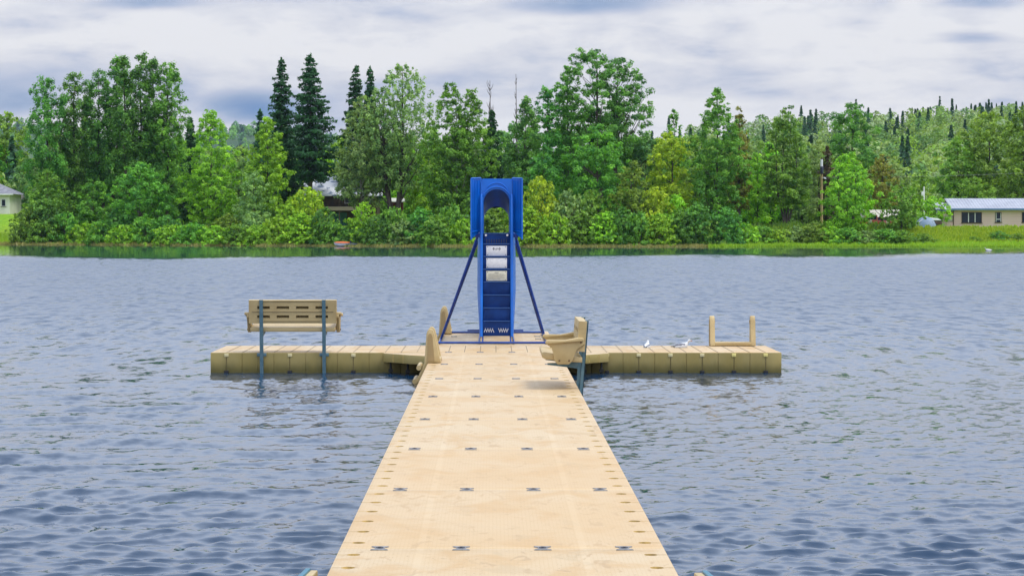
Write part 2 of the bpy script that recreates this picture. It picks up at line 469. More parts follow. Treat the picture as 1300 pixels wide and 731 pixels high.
M_boltd = pmat('bolt_dark', (.04, .04, .05), .5)
M_beige = pmat('bench_plastic', (.52, .39, .185), .5, noise=(3, (.42, .30, .13), .35, .75), bump=.15, bscale=60)
M_steel = pmat('galvanised_steel', (.085, .17, .21), .45, metal=.35, noise=(14, (.13, .22, .26), .3, .7), bump=.1)
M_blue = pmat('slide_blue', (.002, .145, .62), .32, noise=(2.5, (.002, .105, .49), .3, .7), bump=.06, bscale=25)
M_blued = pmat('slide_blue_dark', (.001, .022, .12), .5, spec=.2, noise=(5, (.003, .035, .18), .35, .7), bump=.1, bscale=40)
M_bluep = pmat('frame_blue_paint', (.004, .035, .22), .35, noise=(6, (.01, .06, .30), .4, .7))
M_tun = pmat('slide_blue_shaded', (.002, .060, .34), .45, noise=(2.5, (.002, .045, .26), .3, .7))  # slide blue darkened in the colour for the shade inside the tunnel
M_white = pmat('white_plate', (.72, .72, .74), .5, noise=(30, (.62, .62, .66), .3, .7))
M_cream = pmat('cream_plate', (.66, .63, .50), .5, noise=(30, (.56, .54, .44), .3, .7))
M_ink = pmat('dark_ink', (.03, .035, .06), .6)
M_inkg = pmat('grey_ink', (.30, .29, .25), .6)

PITCH = .508
def section_mesh(name, w, ln, edges):
    """hollow float section w (x) by ln (y), top at z=0 down to -.42; edges = sides with pockets among 'LRNF'"""
    mb = MB(); mb.box((0, 0, -.21), (w - .004, ln - .004, .42))
    me = mb.mesh(name, bevel=.009, smooth=40)
    o = link(name, me, M_deck)
    me.materials.append(M_pocket)
    cut = MB()
    def groove_side(x, y, nx, ny, wdt, dep):
        # vertical groove in a side wall
        if nx: cut.box((x, y, -.235), (dep * 2, wdt, .45))
        else: cut.box((x, y, -.235), (wdt, dep * 2, .45))
    hw, hl = (w - .004) / 2, (ln - .004) / 2
    pk = MB()
    for side in 'LRNF':
        length = ln if side in 'LR' else w
        cnt = int(round(length / PITCH)); st = -length / 2 + length / cnt / 2
        for i in range(cnt * 2 - 1):
            u = st + i * length / cnt / 2
            pocket = i % 2 == 0
            sx = {'L': -1, 'R': 1}.get(side, 0); sy = {'N': -1, 'F': 1}.get(side, 0)
            if sx: groove_side(sx * hw, u, 1, 0, .012, .008)
            else: groove_side(u, sy * hl, 0, 1, .012, .008)
            if side in edges and pocket:
                if sx:
                    pk.cyl((sx * (hw - .105), u, -.035), (sx * (hw - .105), u, .02), .038, .044, 16)
                    pk.box((sx * (hw - .035), u, -.001), (.12, .012, .02))
                else:
                    pk.cyl((u, sy * (hl - .105), -.035), (u, sy * (hl - .105), .02), .038, .044, 16)
                    pk.box((u, sy * (hl - .035), -.001), (.012, .12, .02))
    for c_, mat in ((cut, M_deck), (pk, M_pocket)):
        if not c_.bm.verts: continue
        cm = c_.mesh('cutter'); cm.materials.append(mat)
        co = bpy.data.objects.new('cutter', cm); C.objects.link(co)
        md = o.modifiers.new('b', 'BOOLEAN'); md.operation = 'DIFFERENCE'; md.solver = 'EXACT'; md.object = co
        md.material_mode = 'TRANSFER'; md.use_self = True
        dg = bpy.context.evaluated_depsgraph_get()
        nm = bpy.data.meshes.new_from_object(o.evaluated_get(dg))
        o.modifiers.clear(); o.data = nm
        bpy.data.objects.remove(co, do_unlink=True)
    me = o.data; me.name = name
    bpy.data.objects.remove(o, do_unlink=True)
    return me

dock = empty('floating_dock', (.06, 34.95, DZ), 0, 'beige T-shaped plastic floating dock running out from the viewer to the blue slide', 'dock')
SL = 3.05
m_walk = section_mesh('walk_section', 2.032, SL, 'LR')
m_plain = section_mesh('platform_section', 2.032, SL, '')
m_wing = section_mesh('wing_section', SL, 2.032, '')
m_short = section_mesh('end_section', 2.032, 2.032, '')

def coupler_mesh():
    mb = MB()
    pts = [(-.064, -.085), (.064, -.085), (.058, -.062), (.034, -.030), (.034, .030), (.058, .062), (.064, .085), (-.064, .085), (-.058, .062), (-.034, .030), (-.034, -.030), (-.058, -.062)]
    mb.poly([(x * .86, y * .86, -.004) for x, y in pts], (0, 0, .010))
    me = mb.mesh('coupler', bevel=.003, smooth=40)
    return me
m_coup = coupler_mesh()
def cup_mesh():
    mb = MB(); mb.cyl((0, 0, .006), (0, 0, .010), .024, n=14); mb.cyl((0, 0, .009), (0, 0, .013), .011, n=6)
    return mb.mesh('bolt', smooth=40)
m_bolt = cup_mesh()
# shadowed joint pocket round a coupler
def rim_mesh():
    mb = MB(); mb.box((0, -.098, .0025), (.14, .012, .003)); mb.box((0, .098, .0025), (.14, .012, .003)); return mb.mesh('coupler_rim')
m_rim = rim_mesh()
for k in range(0, 9):
    yc = -SL * (k + .5)
    s_ = link('deck_section', m_walk, None, dock, (0, yc, 0))
    for i in range(4):
        x = -.762 + .508 * i
        c_ = link('coupler', m_coup, M_coup, s_, (x, SL / 2, 0))
        if k > 2:
            r_ = link('coupler_bolt', m_bolt, M_boltd, s_, (x, SL / 2, 0))
t_mid = link('deck_section', m_wing, None, dock, (0, 1.016, 0))
for sx in (-1, 1):
    link('deck_section', m_wing, None, dock, (sx * 3.05, 1.016, -.003))
link('deck_section', m_plain, None, dock, (0, 2.032 + SL / 2, -.002))
link('deck_section', m_short, None, dock, (0, 2.032 + SL + 1.016, -.005))
for (y, n_) in ((2.032 + SL, 4),):
    for i in (0, 3):
        link('coupler', m_coup, M_coup, dock, (-.762 + .508 * i, y, 0))
for y in (4.2,):
    link('coupler', m_coup, M_coup, dock, (.762, y, 0))
# deck grooves over the T, every ten inches
M_rod = pmat('rod_dark', (.13, .10, .04), .7)
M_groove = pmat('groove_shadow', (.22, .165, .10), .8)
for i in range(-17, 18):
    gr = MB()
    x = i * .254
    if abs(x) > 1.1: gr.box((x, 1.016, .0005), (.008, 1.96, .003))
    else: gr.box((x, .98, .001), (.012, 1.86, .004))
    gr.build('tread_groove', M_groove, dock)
# coupler slots and black rubber nuts along the front of the wings
for x in (-4.318, -3.302, -2.286, 1.778, 2.286, 2.794, 3.302, 3.81, 4.318):
    MB().box((0, 0, 0), (.07, .012, .055)).build('coupler_cap', pmat('cap_plastic', (.70, .60, .32), .5) if x < 3.6 else pmat('cap_yellow', (.78, .66, .22), .5), dock, bevel=.008, loc=(x, -.004, -.045))
    MB().box((0, 0, 0), (.07, .05, .06)).build('coupler_nut', M_rubber, dock, bevel=.008, loc=(x, -.008, -.318))
    MB().box((0, 0, 0), (.006, .006, .22)).build('coupler_rod', M_rod, dock, loc=(x, .002, -.18))
# corner gussets where the walkway meets the T
for sx in (-1, 1):
    mb = MB()
    pts = [(sx * 1.02, -.9, -.006), (sx * 1.02, -.01, -.006), (sx * 1.80, -.01, -.006), (sx * 1.80, -.10, -.006), (sx * 1.30, -.68, -.006)]
    mb.poly(pts, (0, 0, -.145))
    g_ = mb.build('corner_gusset', M_deck, dock, bevel=.012)
    for i, (x, y) in enumerate(((1.68, -.16), (1.40, -.35), (1.13, -.7))):
        MB().cyl((sx * x, y, -.15), (sx * x, y, -.40), .018).box((sx * x, y, -.28), (.07, .05, .05)).build('gusset_post', M_rubber, g_)
    for t in (.33, .66):
        x0, y0, x1, y1 = 1.80, -.10, 1.30, -.68
        x, y = x0 + (x1 - x0) * t, y0 + (y1 - y0) * t
        MB().box((sx * x, y, -.08), (.01, .012, .13)).build('gusset_seam', M_pocket, g_)

M_rust = pmat('bolt_rust', (.16, .09, .04), .6)
# ------------------------------------------------------------ bench (local: sitter looks to +Y, mounted on the edge at y=0, deck at z=0)
def make_bench(name, loc, rz, label, group, hole=True):
    b = empty(name, loc, rz, label, 'bench', group)
    lean = .09
    def by(z): return -.03 - lean * (z + .3) / 1.15
    # backrest with two rows of slots: built as rails and stiles so the slots are real openings
    mb = MB(); W_ = 1.40; zt, zb = .84, .47; th = .10
    zs = [zt, .745, .700, .60, .555, zb]       # solid / slot / solid / slot / solid
    def slab(x0, x1, z0, z1):
        zc = (z0 + z1) / 2; mb.box(((x0 + x1) / 2, by(zc) + .085, zc), (x1 - x0, th, abs(z1 - z0) + .002), (math.atan(lean / 1.15), 0, 0))
    slab(-W_ / 2, W_ / 2, zs[1], zs[0]); slab(-W_ / 2, W_ / 2, zs[3] , zs[2]); slab(-W_ / 2, W_ / 2, zs[5], zs[4])
    xs = [-W_ / 2, -.565, -.365, -.255, -.055, .055, .255, .365, .565, W_ / 2]
    for (za, zb_) in ((zs[2], zs[1]), (zs[4], zs[3])):
        for i in range(0, 10, 2): slab(xs[i], xs[i + 1], za, zb_)
    back = mb.build('backrest', M_beige, b, smooth=30)
    lb = MB()
    for (x0, x1, z) in ((-.65, .65, .650), (-.48, .46, .815), (-.46, .44, .498)):
        lb.box(((x0 + x1) / 2, by(z) + .085 - th / 2 - .001, z), (x1 - x0, .008, .012))
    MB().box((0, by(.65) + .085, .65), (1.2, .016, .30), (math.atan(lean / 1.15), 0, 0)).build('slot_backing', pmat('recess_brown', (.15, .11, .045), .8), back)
    lb.build('moulded_line', pmat('line_brown', (.20, .15, .07), .8), back)
    # seat
    sp = [(-.01, .40), (-.01, .33), (.44, .372), (.485, .395), (.49, .455), (.46, .465), (.25, .428), (.06, .405)]
    st = MB().poly([(-.68, y - .015, z) for y, z in sp], (1.36, 0, 0)).build('seat', M_beige, b, bevel=.012)
    for sx in (-1, 1):
        ap = [(-.02, .62), (-.03, .56), (.06, .50), (.12, .35), (.16, .315), (.30, .315), (.335, .35), (.375, .53), (.42, .545), (.44, .58), (.42, .60), (.20, .605), (.05, .64)]
        x0 = sx * .685
        arm = MB().poly([(x0, y - .02, z) for y, z in ap], (sx * .055, 0, 0)).build('armrest', M_beige, b, bevel=.01)
        tp = [(-.02, .60), (.44, .563), (.455, .58), (.44, .615), (.22, .612), (.04, .645), (-.02, .64)]
        MB().poly([(x0 - sx * .01, y - .02, z) for y, z in tp], (sx * .10, 0, 0)).build('arm_pad', M_beige, arm, bevel=.012)
        for (y, z) in ((.015, .585), (.16, .36), (.28, .36)):
            MB().cyl((x0 + sx * .05, y - .02, z), (x0 + sx * .066, y - .02, z), .012, n=10).build('bolt', M_rust, arm)
    for sx in (-1, 1):
        px = .50 * sx
        ang = math.atan(lean / 1.15)
        mb = MB()
        L = 1.25
        # steel channel
        zc = .84 - L / 2 + .005
        yc = by(zc) + .012
        for (dx, dy, sxx, syy) in ((0, 0, .056, .008), (-.0245, .02, .007, .045), (.0245, .02, .007, .045)):
            mb.box((px + dx, yc + dy, zc), (sxx, syy, L), (ang, 0, 0))
        post = mb.build('post', M_steel, b)
        MB().box((px, -.005, -.035), (.15, .012, .055)).build('bracket', M_steel, post, bevel=.003)
        MB().poly([(px - .02, .02, .33), (px - .02, .40, .315), (px - .02, .40, .295), (px - .02, .02, .25)], (.04, 0, 0)).build('seat_support', M_steel, b)
    return b
GB = 'moulded plastic benches on the dock'
make_bench('bench', (-3.19, 34.92, DZ), 0, 'beige slotted bench with its back to us on the left wing of the dock', GB)
make_bench('bench', (1.085, 27.6, DZ), R(90), 'beige bench seen end on, at the right edge of the walkway before the slide', GB)

# ------------------------------------------------------------ swim ladder (local: climbs out towards +Y, deck edge at y=0)
M_inset = pmat('inset', (.36, .25, .11), .6)
def make_ladder(loc, rz, label):
    b = empty('swim_ladder', loc, rz, label, 'ladder', 'beige swim ladders on the dock edges')
    prof = [(-.20, .0), (-.18, .06), (-.10, .42), (-.085, .47), (-.06, .50), (-.02, .50), (.005, .47), (.02, .42), (.05, .0), (.20, -.33), (.28, -.62), (.18, -.62), (.09, -.33), (.008, -.06), (.008, .002)]
    for sx in (-1, 1):
        rail = MB().poly([(sx * .30, y, z + .004) for y, z in prof], (sx * .085, 0, 0)).build('side_rail', M_beige, b, bevel=.014)
        MB().poly([(sx * .386, y * .6 - .012, .06 + z * .75) for y, z in prof[2:8]] + [(sx * .386, .01, .03), (sx * .386, -.10, .03)], (sx * .004, 0, 0)).build('inset_panel', M_inset, rail)
        MB().poly([(sx * .298, y * .6 - .012, .06 + z * .75) for y, z in prof[2:8]], (-sx * .006, 0, 0)).build('inset_panel', M_inset, rail)
    MB().box((0, -.08, .035), (.62, .22, .06)).build('top_step', M_beige, b, bevel=.012)
    for z, y in ((-.07, .13), (-.27, .19), (-.46, .24)):
        MB().cyl((-.40, y, z), (.40, y, z), .038, n=14).build('rung', M_beige, b)
    return b
make_ladder((-.952, 32.55, DZ), R(90), 'nearer beige swim ladder on the left edge, just before the dock widens')
make_ladder((-.952, 41.2, DZ), R(90), 'farther beige swim ladder on the left edge, beside the slide')
make_ladder((4.06, 36.98, DZ), 0, 'two-post beige swim ladder at the far edge of the right wing')

# ------------------------------------------------------------ gangway side rails at the near end
for i, (sx, px_, z0) in enumerate(((1, 1.0, .12), (-1, 1.0, -.04))):
    yA = 11.9 if sx > 0 else 13.0
    o = empty('gangway_rail', (.03 + sx * 1.07, yA, DZ + z0), 0,
              'end of a teal topped gangway rail in the bottom right corner' if sx > 0 else 'end of a teal topped gangway rail in the bottom left corner', 'rail', 'gangway side rails')
    sl = .075
    MB().poly([(sx * .0, 0, 0), (0, -5, 5 * sl), (0, -5, 5 * sl - .16), (0, .0, -.10)], (sx * .045, 0, 0)).build('stringer', M_beige, o, bevel=.006)
    MB().poly([(sx * .045, .03, .008), (sx * .045, -5, 5 * sl + .008), (sx * .045, -5, 5 * sl - .07), (sx * .045, .03, -.06)], (sx * .03, 0, 0)).build('top_channel', pmat('teal_paint', (.02, .16, .24), .4), o, bevel=.004)

# ------------------------------------------------------------ slide
SY = 37.3
slide = empty('water_slide', (.074, SY, DZ), 0, 'bright blue water slide with arched hood and enclosed steps at the end of the dock', 'slide')
# base frame
fr = MB()
fr.cyl((-1.01, 0, .03), (.98, 0, .03), .02); fr.cyl((-.98, 3.7, .03), (.86, 3.7, .03), .02)
fr.cyl((-.98, 0, .03), (-.98, 3.7, .03), .018); fr.cyl((.86, 0, .03), (.86, 3.7, .03), .018)
fr.cyl((-.55, 4.5, .03), (.52, 4.5, .03), .016); fr.cyl((-.3, 0, .03), (-.3, 4.5, .03), .014); fr.cyl((.3, 0, .03), (.3, 4.5, .03), .014)
fr.build('base_frame', M_bluep, slide)
# stepped riser column
def ly(z): return .04 + .16 * z
riser = MB(); lips = MB()
z = .14
zs_ = [.14, .40, .625, .845, 1.065, 1.285, 1.505, 1.72]
for i, z0 in enumerate(zs_):
    z1 = zs_[i + 1] if i + 1 < len(zs_) else 1.90
    riser.box((0, ly(z0) + .10, (z0 + z1) / 2), (.475, .12, z1 - z0 + .002))
    lips.box((0, ly(z0) + .035, z1 - .004), (.46, .02, .012))
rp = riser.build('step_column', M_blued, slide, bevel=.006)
lips.build('step_lip', pmat('lip_blue', (.03, .10, .32), .4), rp)
# side rails of the ladder, running up past the deck as handholds
for sx in (-1, 1):
    pts = [(sx * .262, ly(.2) , .13), (sx * .262, ly(.9), .9), (sx * .262, ly(1.6), 1.6), (sx * .262, ly(1.9) - .03, 2.0), (sx * .262, ly(2.0) - .03, 2.50), (sx * .262, ly(2.0) + .0, 2.57)]
    MB().tube(pts, [.026, .027, .028, .028, .026, .018], 12).build('handrail', M_blue, slide)
    # curved moulded cheek beside the steps
    ck = [(sx * .262, ly(.2) + .04, .14), (sx * .275, ly(.2) + .5, .14), (sx * .315, ly(.8) + .55, .9), (sx * .315, 1.0, 1.5), (sx * .30, 1.0, 1.95), (sx * .262, ly(1.9) + .04, 1.95)]
    MB().poly(ck, (sx * .02, 0, 0)).build('side_cheek', M_blue, slide)
    MB().cyl((sx * .235, ly(.1) + .08, .15), (sx * .24, .0, .03), .012).build('foot_rod', M_bluep, slide)
    # splayed braces
    MB().tube([(sx * .335, .55, 1.83), (sx * .92 - .06 * (1 if sx > 0 else 1), .98, .03)], .020, 12).build('brace', M_bluep, slide)
    MB().tube([(sx * .335, 1.6, 1.75), (sx * .92 - .06, 3.2, .03)], .022, 12).build('brace', M_bluep, slide)
    MB().box((sx * .33, .50, 1.86), (.10, .06, .07)).build('brace_bracket', M_bluep, slide, bevel=.01)
    MB().cyl((sx * .185, ly(1.85) - .01, 1.865), (sx * .185, ly(1.85) + .08, 1.865), .018, n=12).build('bolt_cap', M_white, rp)
# vents on the top riser
vt = MB()
for i in range(9): vt.box((-.17 + i * .0425, ly(1.72) + .036, 1.76), (.012, .01, .07))
vt.build('vent_slot', M_ink, rp)
# hood
def arch(hw, zb, zt, y, n=14):       # points of an arch outline from the bottom left over the top to the bottom right
    pts = [(-hw, y, zb)]
    zc = zt - hw
    for i in range(n + 1):
        a = math.pi - math.pi * i / n
        pts.append((hw * math.cos(a), y, zc + hw * math.sin(a)))
    pts.append((hw, y, zb))
    return pts
HF = .42
fp = MB()
ins = arch(.222, 1.86, 2.66, HF); m_ = len(ins)
outr = [(-.275, HF, 1.86)] + [(-.275 + .55 * i / 14 if 2 < i < 12 else (-.275 if i <= 2 else .275), HF, (2.1 + .76 * min(1, i / 2.9)) if i <= 2 else ((2.1 + .76 * min(1, (14 - i) / 2.9)) if i >= 12 else 2.84)) for i in range(15)] + [(.275, HF, 1.86)]
for sx in (-1, 1):          # each half of the panel as a fan of quads between the arch and the straight outer edge
    half = [p for p in ins if p[0] * sx >= -1e-6]
    if sx > 0: half = half[::-1]
    for p, q in zip(half, half[1:]):
        def outp(p):
            if p[2] < 2.44 - .0: return (sx * .275, HF, p[2])
            a = math.atan2(p[2] - 2.438, abs(p[0]) + 1e-6); t = a / (math.pi / 2)
            return (sx * .275, HF, 2.438 + (2.84 - 2.438) * min(1, t * 2)) if t <= .5 else (sx * .275 * (1 - t) * 2, HF, 2.84)
        vs = [fp.bm.verts.new(v) for v in (p, q, outp(q), outp(p))]
        fp.bm.faces.new(vs)
bmesh.ops.remove_doubles(fp.bm, verts=fp.bm.verts, dist=1e-4)
r_ = bmesh.ops.extrude_face_region(fp.bm, geom=list(fp.bm.faces))
bmesh.ops.translate(fp.bm, vec=(0, .04, 0), verts=[v for v in r_['geom'] if isinstance(v, bmesh.types.BMVert)])
hood = fp.build('hood', M_blue, slide, smooth=30)
# raised moulding round the arch
rm = MB()
cen = arch(.245, 1.9, 2.70, HF - .008)
rm.tube(cen, .014, 8); rm.tube(arch(.20, 2.42, 2.77, HF - .004)[1:-1], .010, 8)
rm.build('arch_moulding', M_blue, hood)
# tunnel, near arch to lower far arch
tn = MB()
def tun(off):
    rr = []
    for t in (0, .25, .5, .75, 1):
        y = HF + .02 + t * 1.35; hw = .222 + off; zt = 2.66 - .29 * t ** 1.2 + off
        rr.append(arch(hw, 1.80, zt, y))
    return rr
A, B = tun(0), tun(.02)
tn.loft(A, closed=False); tn.loft(B, closed=False)
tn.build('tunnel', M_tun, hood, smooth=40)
tl = MB()
tl.poly([(-.275, HF + .041, 2.838), (.275, HF + .041, 2.838), (.26, HF + 1.0, 2.62), (-.26, HF + 1.0, 2.62)], (0, 0, -.03))
tl.build('roof', M_blue, hood)
for sx in (-1, 1):
    # flared, ribbed side wings of the hood
    mb = MB()
    q = [(sx * .275, HF + .02, 1.93), (sx * .435, HF - .22, 1.80), (sx * .435, HF - .22, 2.835), (sx * .275, HF + .02, 2.845)]
    nrm = Vector((sx * .24, .16, 0)).normalized() * .022
    mb.poly(q, nrm)
    wing = mb.build('hood_wing', M_blue, hood, bevel=.004)
    rb = MB()
    for i in range(5):
        t = .16 + i * .17
        x = sx * (.275 + .16 * t); y = HF + .02 - .24 * t
        rb.box((x - sx * .006, y - .004, 2.39), (.012, .014, .86), (0, 0, -sx * .98))
    rb.build('rib', M_blue, wing, bevel=.003)
    MB().tube([(sx * .435, HF - .225, 1.79), (sx * .435, HF - .225, 2.84)], .014, 8).build('wing_edge', M_blue, wing)
    MB().tube([(sx * .435, HF - .225, 2.84), (sx * .275, HF + .01, 2.85)], .012, 8).build('wing_cap', M_blue, wing)
    MB().tube([(sx * .43, HF - .23, 1.915), (sx * .36, HF - .14, 1.935), (sx * .285, HF - .02, 1.945)], .010, 8).build('wing_lip', M_blue, wing)
    MB().poly([(sx * .275, HF + .06, 1.75), (sx * .275, HF + 1.3, 1.75), (sx * .25, HF + 1.3, 2.3), (sx * .275, HF + .06, 2.78)], (sx * .015, 0, 0)).build('hood_side', M_blue, hood)
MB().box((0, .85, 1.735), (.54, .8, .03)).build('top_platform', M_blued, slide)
# chute over the water
ch = MB()
def csec(y, z):
    return [(-.31, y, z + .30), (-.30, y, z + .08), (-.22, y, z), (0, y, z - .02), (.22, y, z), (.30, y, z + .08), (.31, y, z + .30), (.335, y, z + .30), (.325, y, z + .05), (.24, y, z - .03), (0, y, z - .05), (-.24, y, z - .03), (-.325, y, z + .05), (-.335, y, z + .30)]
ch.loft([csec(y, z) for y, z in ((1.25, 1.74), (1.6, 1.66), (2.1, 1.36), (2.7, .93), (3.3, .56), (3.9, .32), (4.5, .22), (5.1, .19))])
ch.build('chute', M_blue, slide, smooth=50)
for sx in (-1, 1):
    MB().cyl((sx * .3, 4.4, .03), (sx * .3, 4.4, .25), .014).build('chute_leg', M_bluep, slide)
    MB().cyl((sx * .3, 2.6, .03), (sx * .3, 2.6, 1.0), .014).build('chute_leg', M_bluep, slide)
# the three plates
for i, (z0, mat) in enumerate(((1.595, M_white), (1.385, M_white), (1.165, M_cream))):
    yy = ly(zs_[[6, 5, 4][i]]) + .036
    p = MB().box((0, 0, 0), (.355, .006, .172)).build('sign_plate', mat, rp, bevel=.002, loc=(0, yy, z0 + .0))
    bl = MB()
    for sx in (-1, 1):
        for sz in (-1, 1): bl.cyl((sx * .155, -.003, sz * .070), (sx * .155, -.007, sz * .070), .007, n=8)
    bl.build('screw', M_ink, p)
    if i == 0:
        lg = MB()       # small dark round emblem split by two slanted strokes
        for sx in (-1, 1):
            for a in range(-60, 61, 20):
                aa = R(a) + (math.pi if sx < 0 else 0)
                lg.box((sx * .035 + .026 * math.cos(aa), -.0045, .036 + .018 * math.sin(aa)), (.012, .002, .011))
            lg.box((sx * .033, -.0045, .036), (.016, .002, .009))
        for x in (-.008, .010): lg.box((x, -.0045, .033), (.006, .002, .040), (0, R(35), 0))
        lg.build('emblem', M_ink, p)
    if i == 2:
        lg = MB(); lg.box((0, -.0045, .055), (.07, .002, .014))
        for j, (a, b_) in enumerate(((-.14, .13), (-.14, .15), (-.14, .10), (-.14, .14), (-.14, .06))):
            lg.box(((a + b_) / 2, -.0045, .028 - j * .019), (b_ - a, .002, .006))
        lg.build('fine_print', M_inkg, p)
# white zigzag strips painted as light showing through openings in the lowest step
for x0, n_, d in ((-.20, 8, 1), (.045, 8, -1)):
    zz = MB()
    for j in range(n_):
        zz.box((x0 + j * .020, ly(.14) + .034, .235 + (.0 if j % 2 else .004)), (.008, .004, .075), (0, R(24 if (j + (d > 0)) % 2 else -24), 0))
    zz.build('zigzag_light', M_white, rp)

# ------------------------------------------------------------ gulls
def loft_body(secs, n=12):      # secs: (x, z, ry, rz)
    mb = MB()
    mb.loft([[(x, ry * math.cos(a), z + rz * math.sin(a)) for a in [2 * math.pi * j / n for j in range(n)]] for x, z, ry, rz in secs])
    return mb
M_gw = pmat('gull_white', (.60, .60, .61), .7)
M_gg = pmat('gull_grey', (.17, .18, .23), .7)
M_gb = pmat('gull_black', (.03, .03, .035), .6)
def make_gull(loc, rz, label, s=1.0):
    g = empty('gull', loc, rz, label, 'bird', 'gulls resting on the dock'); g.scale = (s, s, s)
    secs = [(-.15, .050, .006, .004), (-.12, .048, .032, .020), (-.07, .050, .056, .042), (0, .056, .072, .056), (.05, .062, .068, .060), (.085, .080, .046, .054),
            (.095, .115, .028, .036), (.105, .140, .027, .030), (.118, .150, .026, .027), (.135, .150, .016, .018), (.145, .149, .004, .005)]
    loft_body(secs).build('body', M_gw, g, smooth=80)
    MB().tube([(.138, 0, .148), (.155, 0, .147), (.176, 0, .138)], [.009, .007, .002], 8).build('beak', pmat('beak', (.45, .16, .05), .5), g)
    for sy in (-1, 1):
        MB().ball((.128, sy * .020, .157), .005, n=8).build('eye', M_gb, g)
        wg = MB(); wg.loft([[(x, sy * (yy + .004 * math.cos(a)), z + h * math.sin(a)) for a in [2 * math.pi * j / 10 for j in range(10)]] for x, yy, z, h in
                  [(.07, .050, .075, .006), (.04, .060, .075, .030), (-.02, .058, .072, .036), (-.08, .042, .066, .026), (-.12, .022, .062, .012)]])
        w = wg.build('wing', M_gg, g, smooth=80)
        MB().poly([(-.10, sy * .022, .066), (-.19, sy * .004, .056), (-.185, sy * .004, .046), (-.10, sy * .026, .046)], (0, sy * .010, 0)).build('wing_tip', M_gb, w)
        MB().cyl((.01, sy * .022, .0), (.01, sy * .022, .02), .004, n=8).build('leg', pmat('gull_leg', (.4, .15, .1), .6), g)
    return g
make_gull((2.58, 36.45, DZ - .035), R(75), 'smaller looking white gull facing away, left of the two on the right wing', .85)
make_gull((3.16, 36.35, DZ - .035), R(0), 'white and grey gull sitting sideways with its beak to the right', 1.0)
# ------------------------------------------------------------ vegetation
PALK = 2.2
def leaf_mat():
    m = bpy.data.materials.new('foliage'); m.use_nodes = True
    n, l = m.node_tree.nodes, m.node_tree.links; n.clear()
    at = n.new('ShaderNodeAttribute'); at.attribute_name = 'tint'
    oi = n.new('ShaderNodeObjectInfo')
    hs = n.new('ShaderNodeHueSaturation'); l.new(at.outputs['Color'], hs.inputs['Color'])
    l.new(mathn(n, l, 'MULTIPLY_ADD', oi.outputs['Random'], .03, .474), hs.inputs['Hue'])
    l.new(mathn(n, l, 'MULTIPLY_ADD', oi.outputs['Random'], .25, .88), hs.inputs['Value'])
    d = n.new('ShaderNodeBsdfPrincipled'); l.new(hs.outputs[0], d.inputs['Base Color'])
    d.inputs['Roughness'].default_value = .5; d.inputs['Specular IOR Level'].default_value = .25
    t = n.new('ShaderNodeBsdfTranslucent')
    ml = n.new('ShaderNodeMix'); ml.data_type = 'RGBA'; ml.blend_type = 'MULTIPLY'; ml.inputs[0].default_value = 1
    l.new(hs.outputs[0], ml.inputs[6]); ml.inputs[7].default_value = (1.5, 1.35, .6, 1); l.new(ml.outputs[2], t.inputs[0])
    mx = n.new('ShaderNodeMixShader'); mx.inputs[0].default_value = .36
    l.new(d.outputs[0], mx.inputs[1]); l.new(t.outputs[0], mx.inputs[2])
    o = n.new('ShaderNodeOutputMaterial'); l.new(mx.outputs[0], o.inputs[0])
    return m
M_leaf = leaf_mat()
M_bark = pmat('bark', (.11, .085, .065), .9, noise=(3, (.06, .045, .035), .35, .65))
M_pale = pmat('pale_bark', (.36, .33, .27), .85, noise=(2.5, (.14, .12, .09), .5, .65))
M_grey = pmat('grey_bark', (.17, .14, .12), .9, noise=(3, (.10, .08, .07), .35, .65))

PAL = {   # leaf colours: base, variation
    'deep':   ((.022, .090, .024), (.070, .195, .038)),
    'mid':    ((.035, .115, .020), (.085, .205, .030)),
    'bright': ((.070, .170, .016), (.150, .290, .028)),
    'lime':   ((.110, .200, .015), (.210, .310, .028)),
    'grey':   ((.065, .125, .050), (.140, .220, .090)),
    'teal':   ((.030, .105, .040), (.080, .190, .070)),
    'spruce': ((.008, .038, .016), (.022, .075, .028)),
    'rust':   ((.080, .075, .022), (.130, .150, .030)),
    'brown':  ((.035, .035, .018), (.060, .050, .025)),
    'olive':  ((.050, .110, .018), (.105, .195, .030)),
}

def leaves_mesh(name, P, Nn, size, col, r, asp=1.5):
    n = len(P)
    a = r.normal(size=(n, 3)); u = np.cross(Nn, a); u /= np.linalg.norm(u, axis=1)[:, None] + 1e-9
    v = np.cross(Nn, u)
    s = size[:, None]
    u = u * s * .5 * asp; v = v * s * .5
    V = np.stack([P - u, P - v * .9 + u * .1, P + u, P + v * .9 + u * .1], 1).reshape(-1, 3)
    Fc = np.arange(n * 4).reshape(n, 4)
    return quadmesh(name, V, Fc, smooth=False, col=np.repeat(col, 4, 0))

def profile(kind, t):
    t = np.clip(t, 0, 1)
    if kind == 'column': return np.clip(.55 + .9 * t - 1.05 * t ** 3.2, .12, 1) * np.where(t < .08, .8, 1)
    if kind == 'point':  return np.clip(np.sin(np.pi * (t * .72 + .20)) ** .7 * (1 - .45 * t ** 2.5), .1, 1)
    if kind == 'cone':   return np.clip(1.0 - t, .03, 1) ** .85
    if kind == 'round':  return np.sqrt(np.clip(1 - (2 * t - .85) ** 2 / 1.35, .04, 1))
    if kind == 'dome':   return np.sqrt(np.clip(1 - t ** 2.2, .05, 1))
    if kind == 'spread': return np.clip(.45 + 1.5 * t - 1.75 * t ** 3, .2, 1)
    return np.ones_like(t)

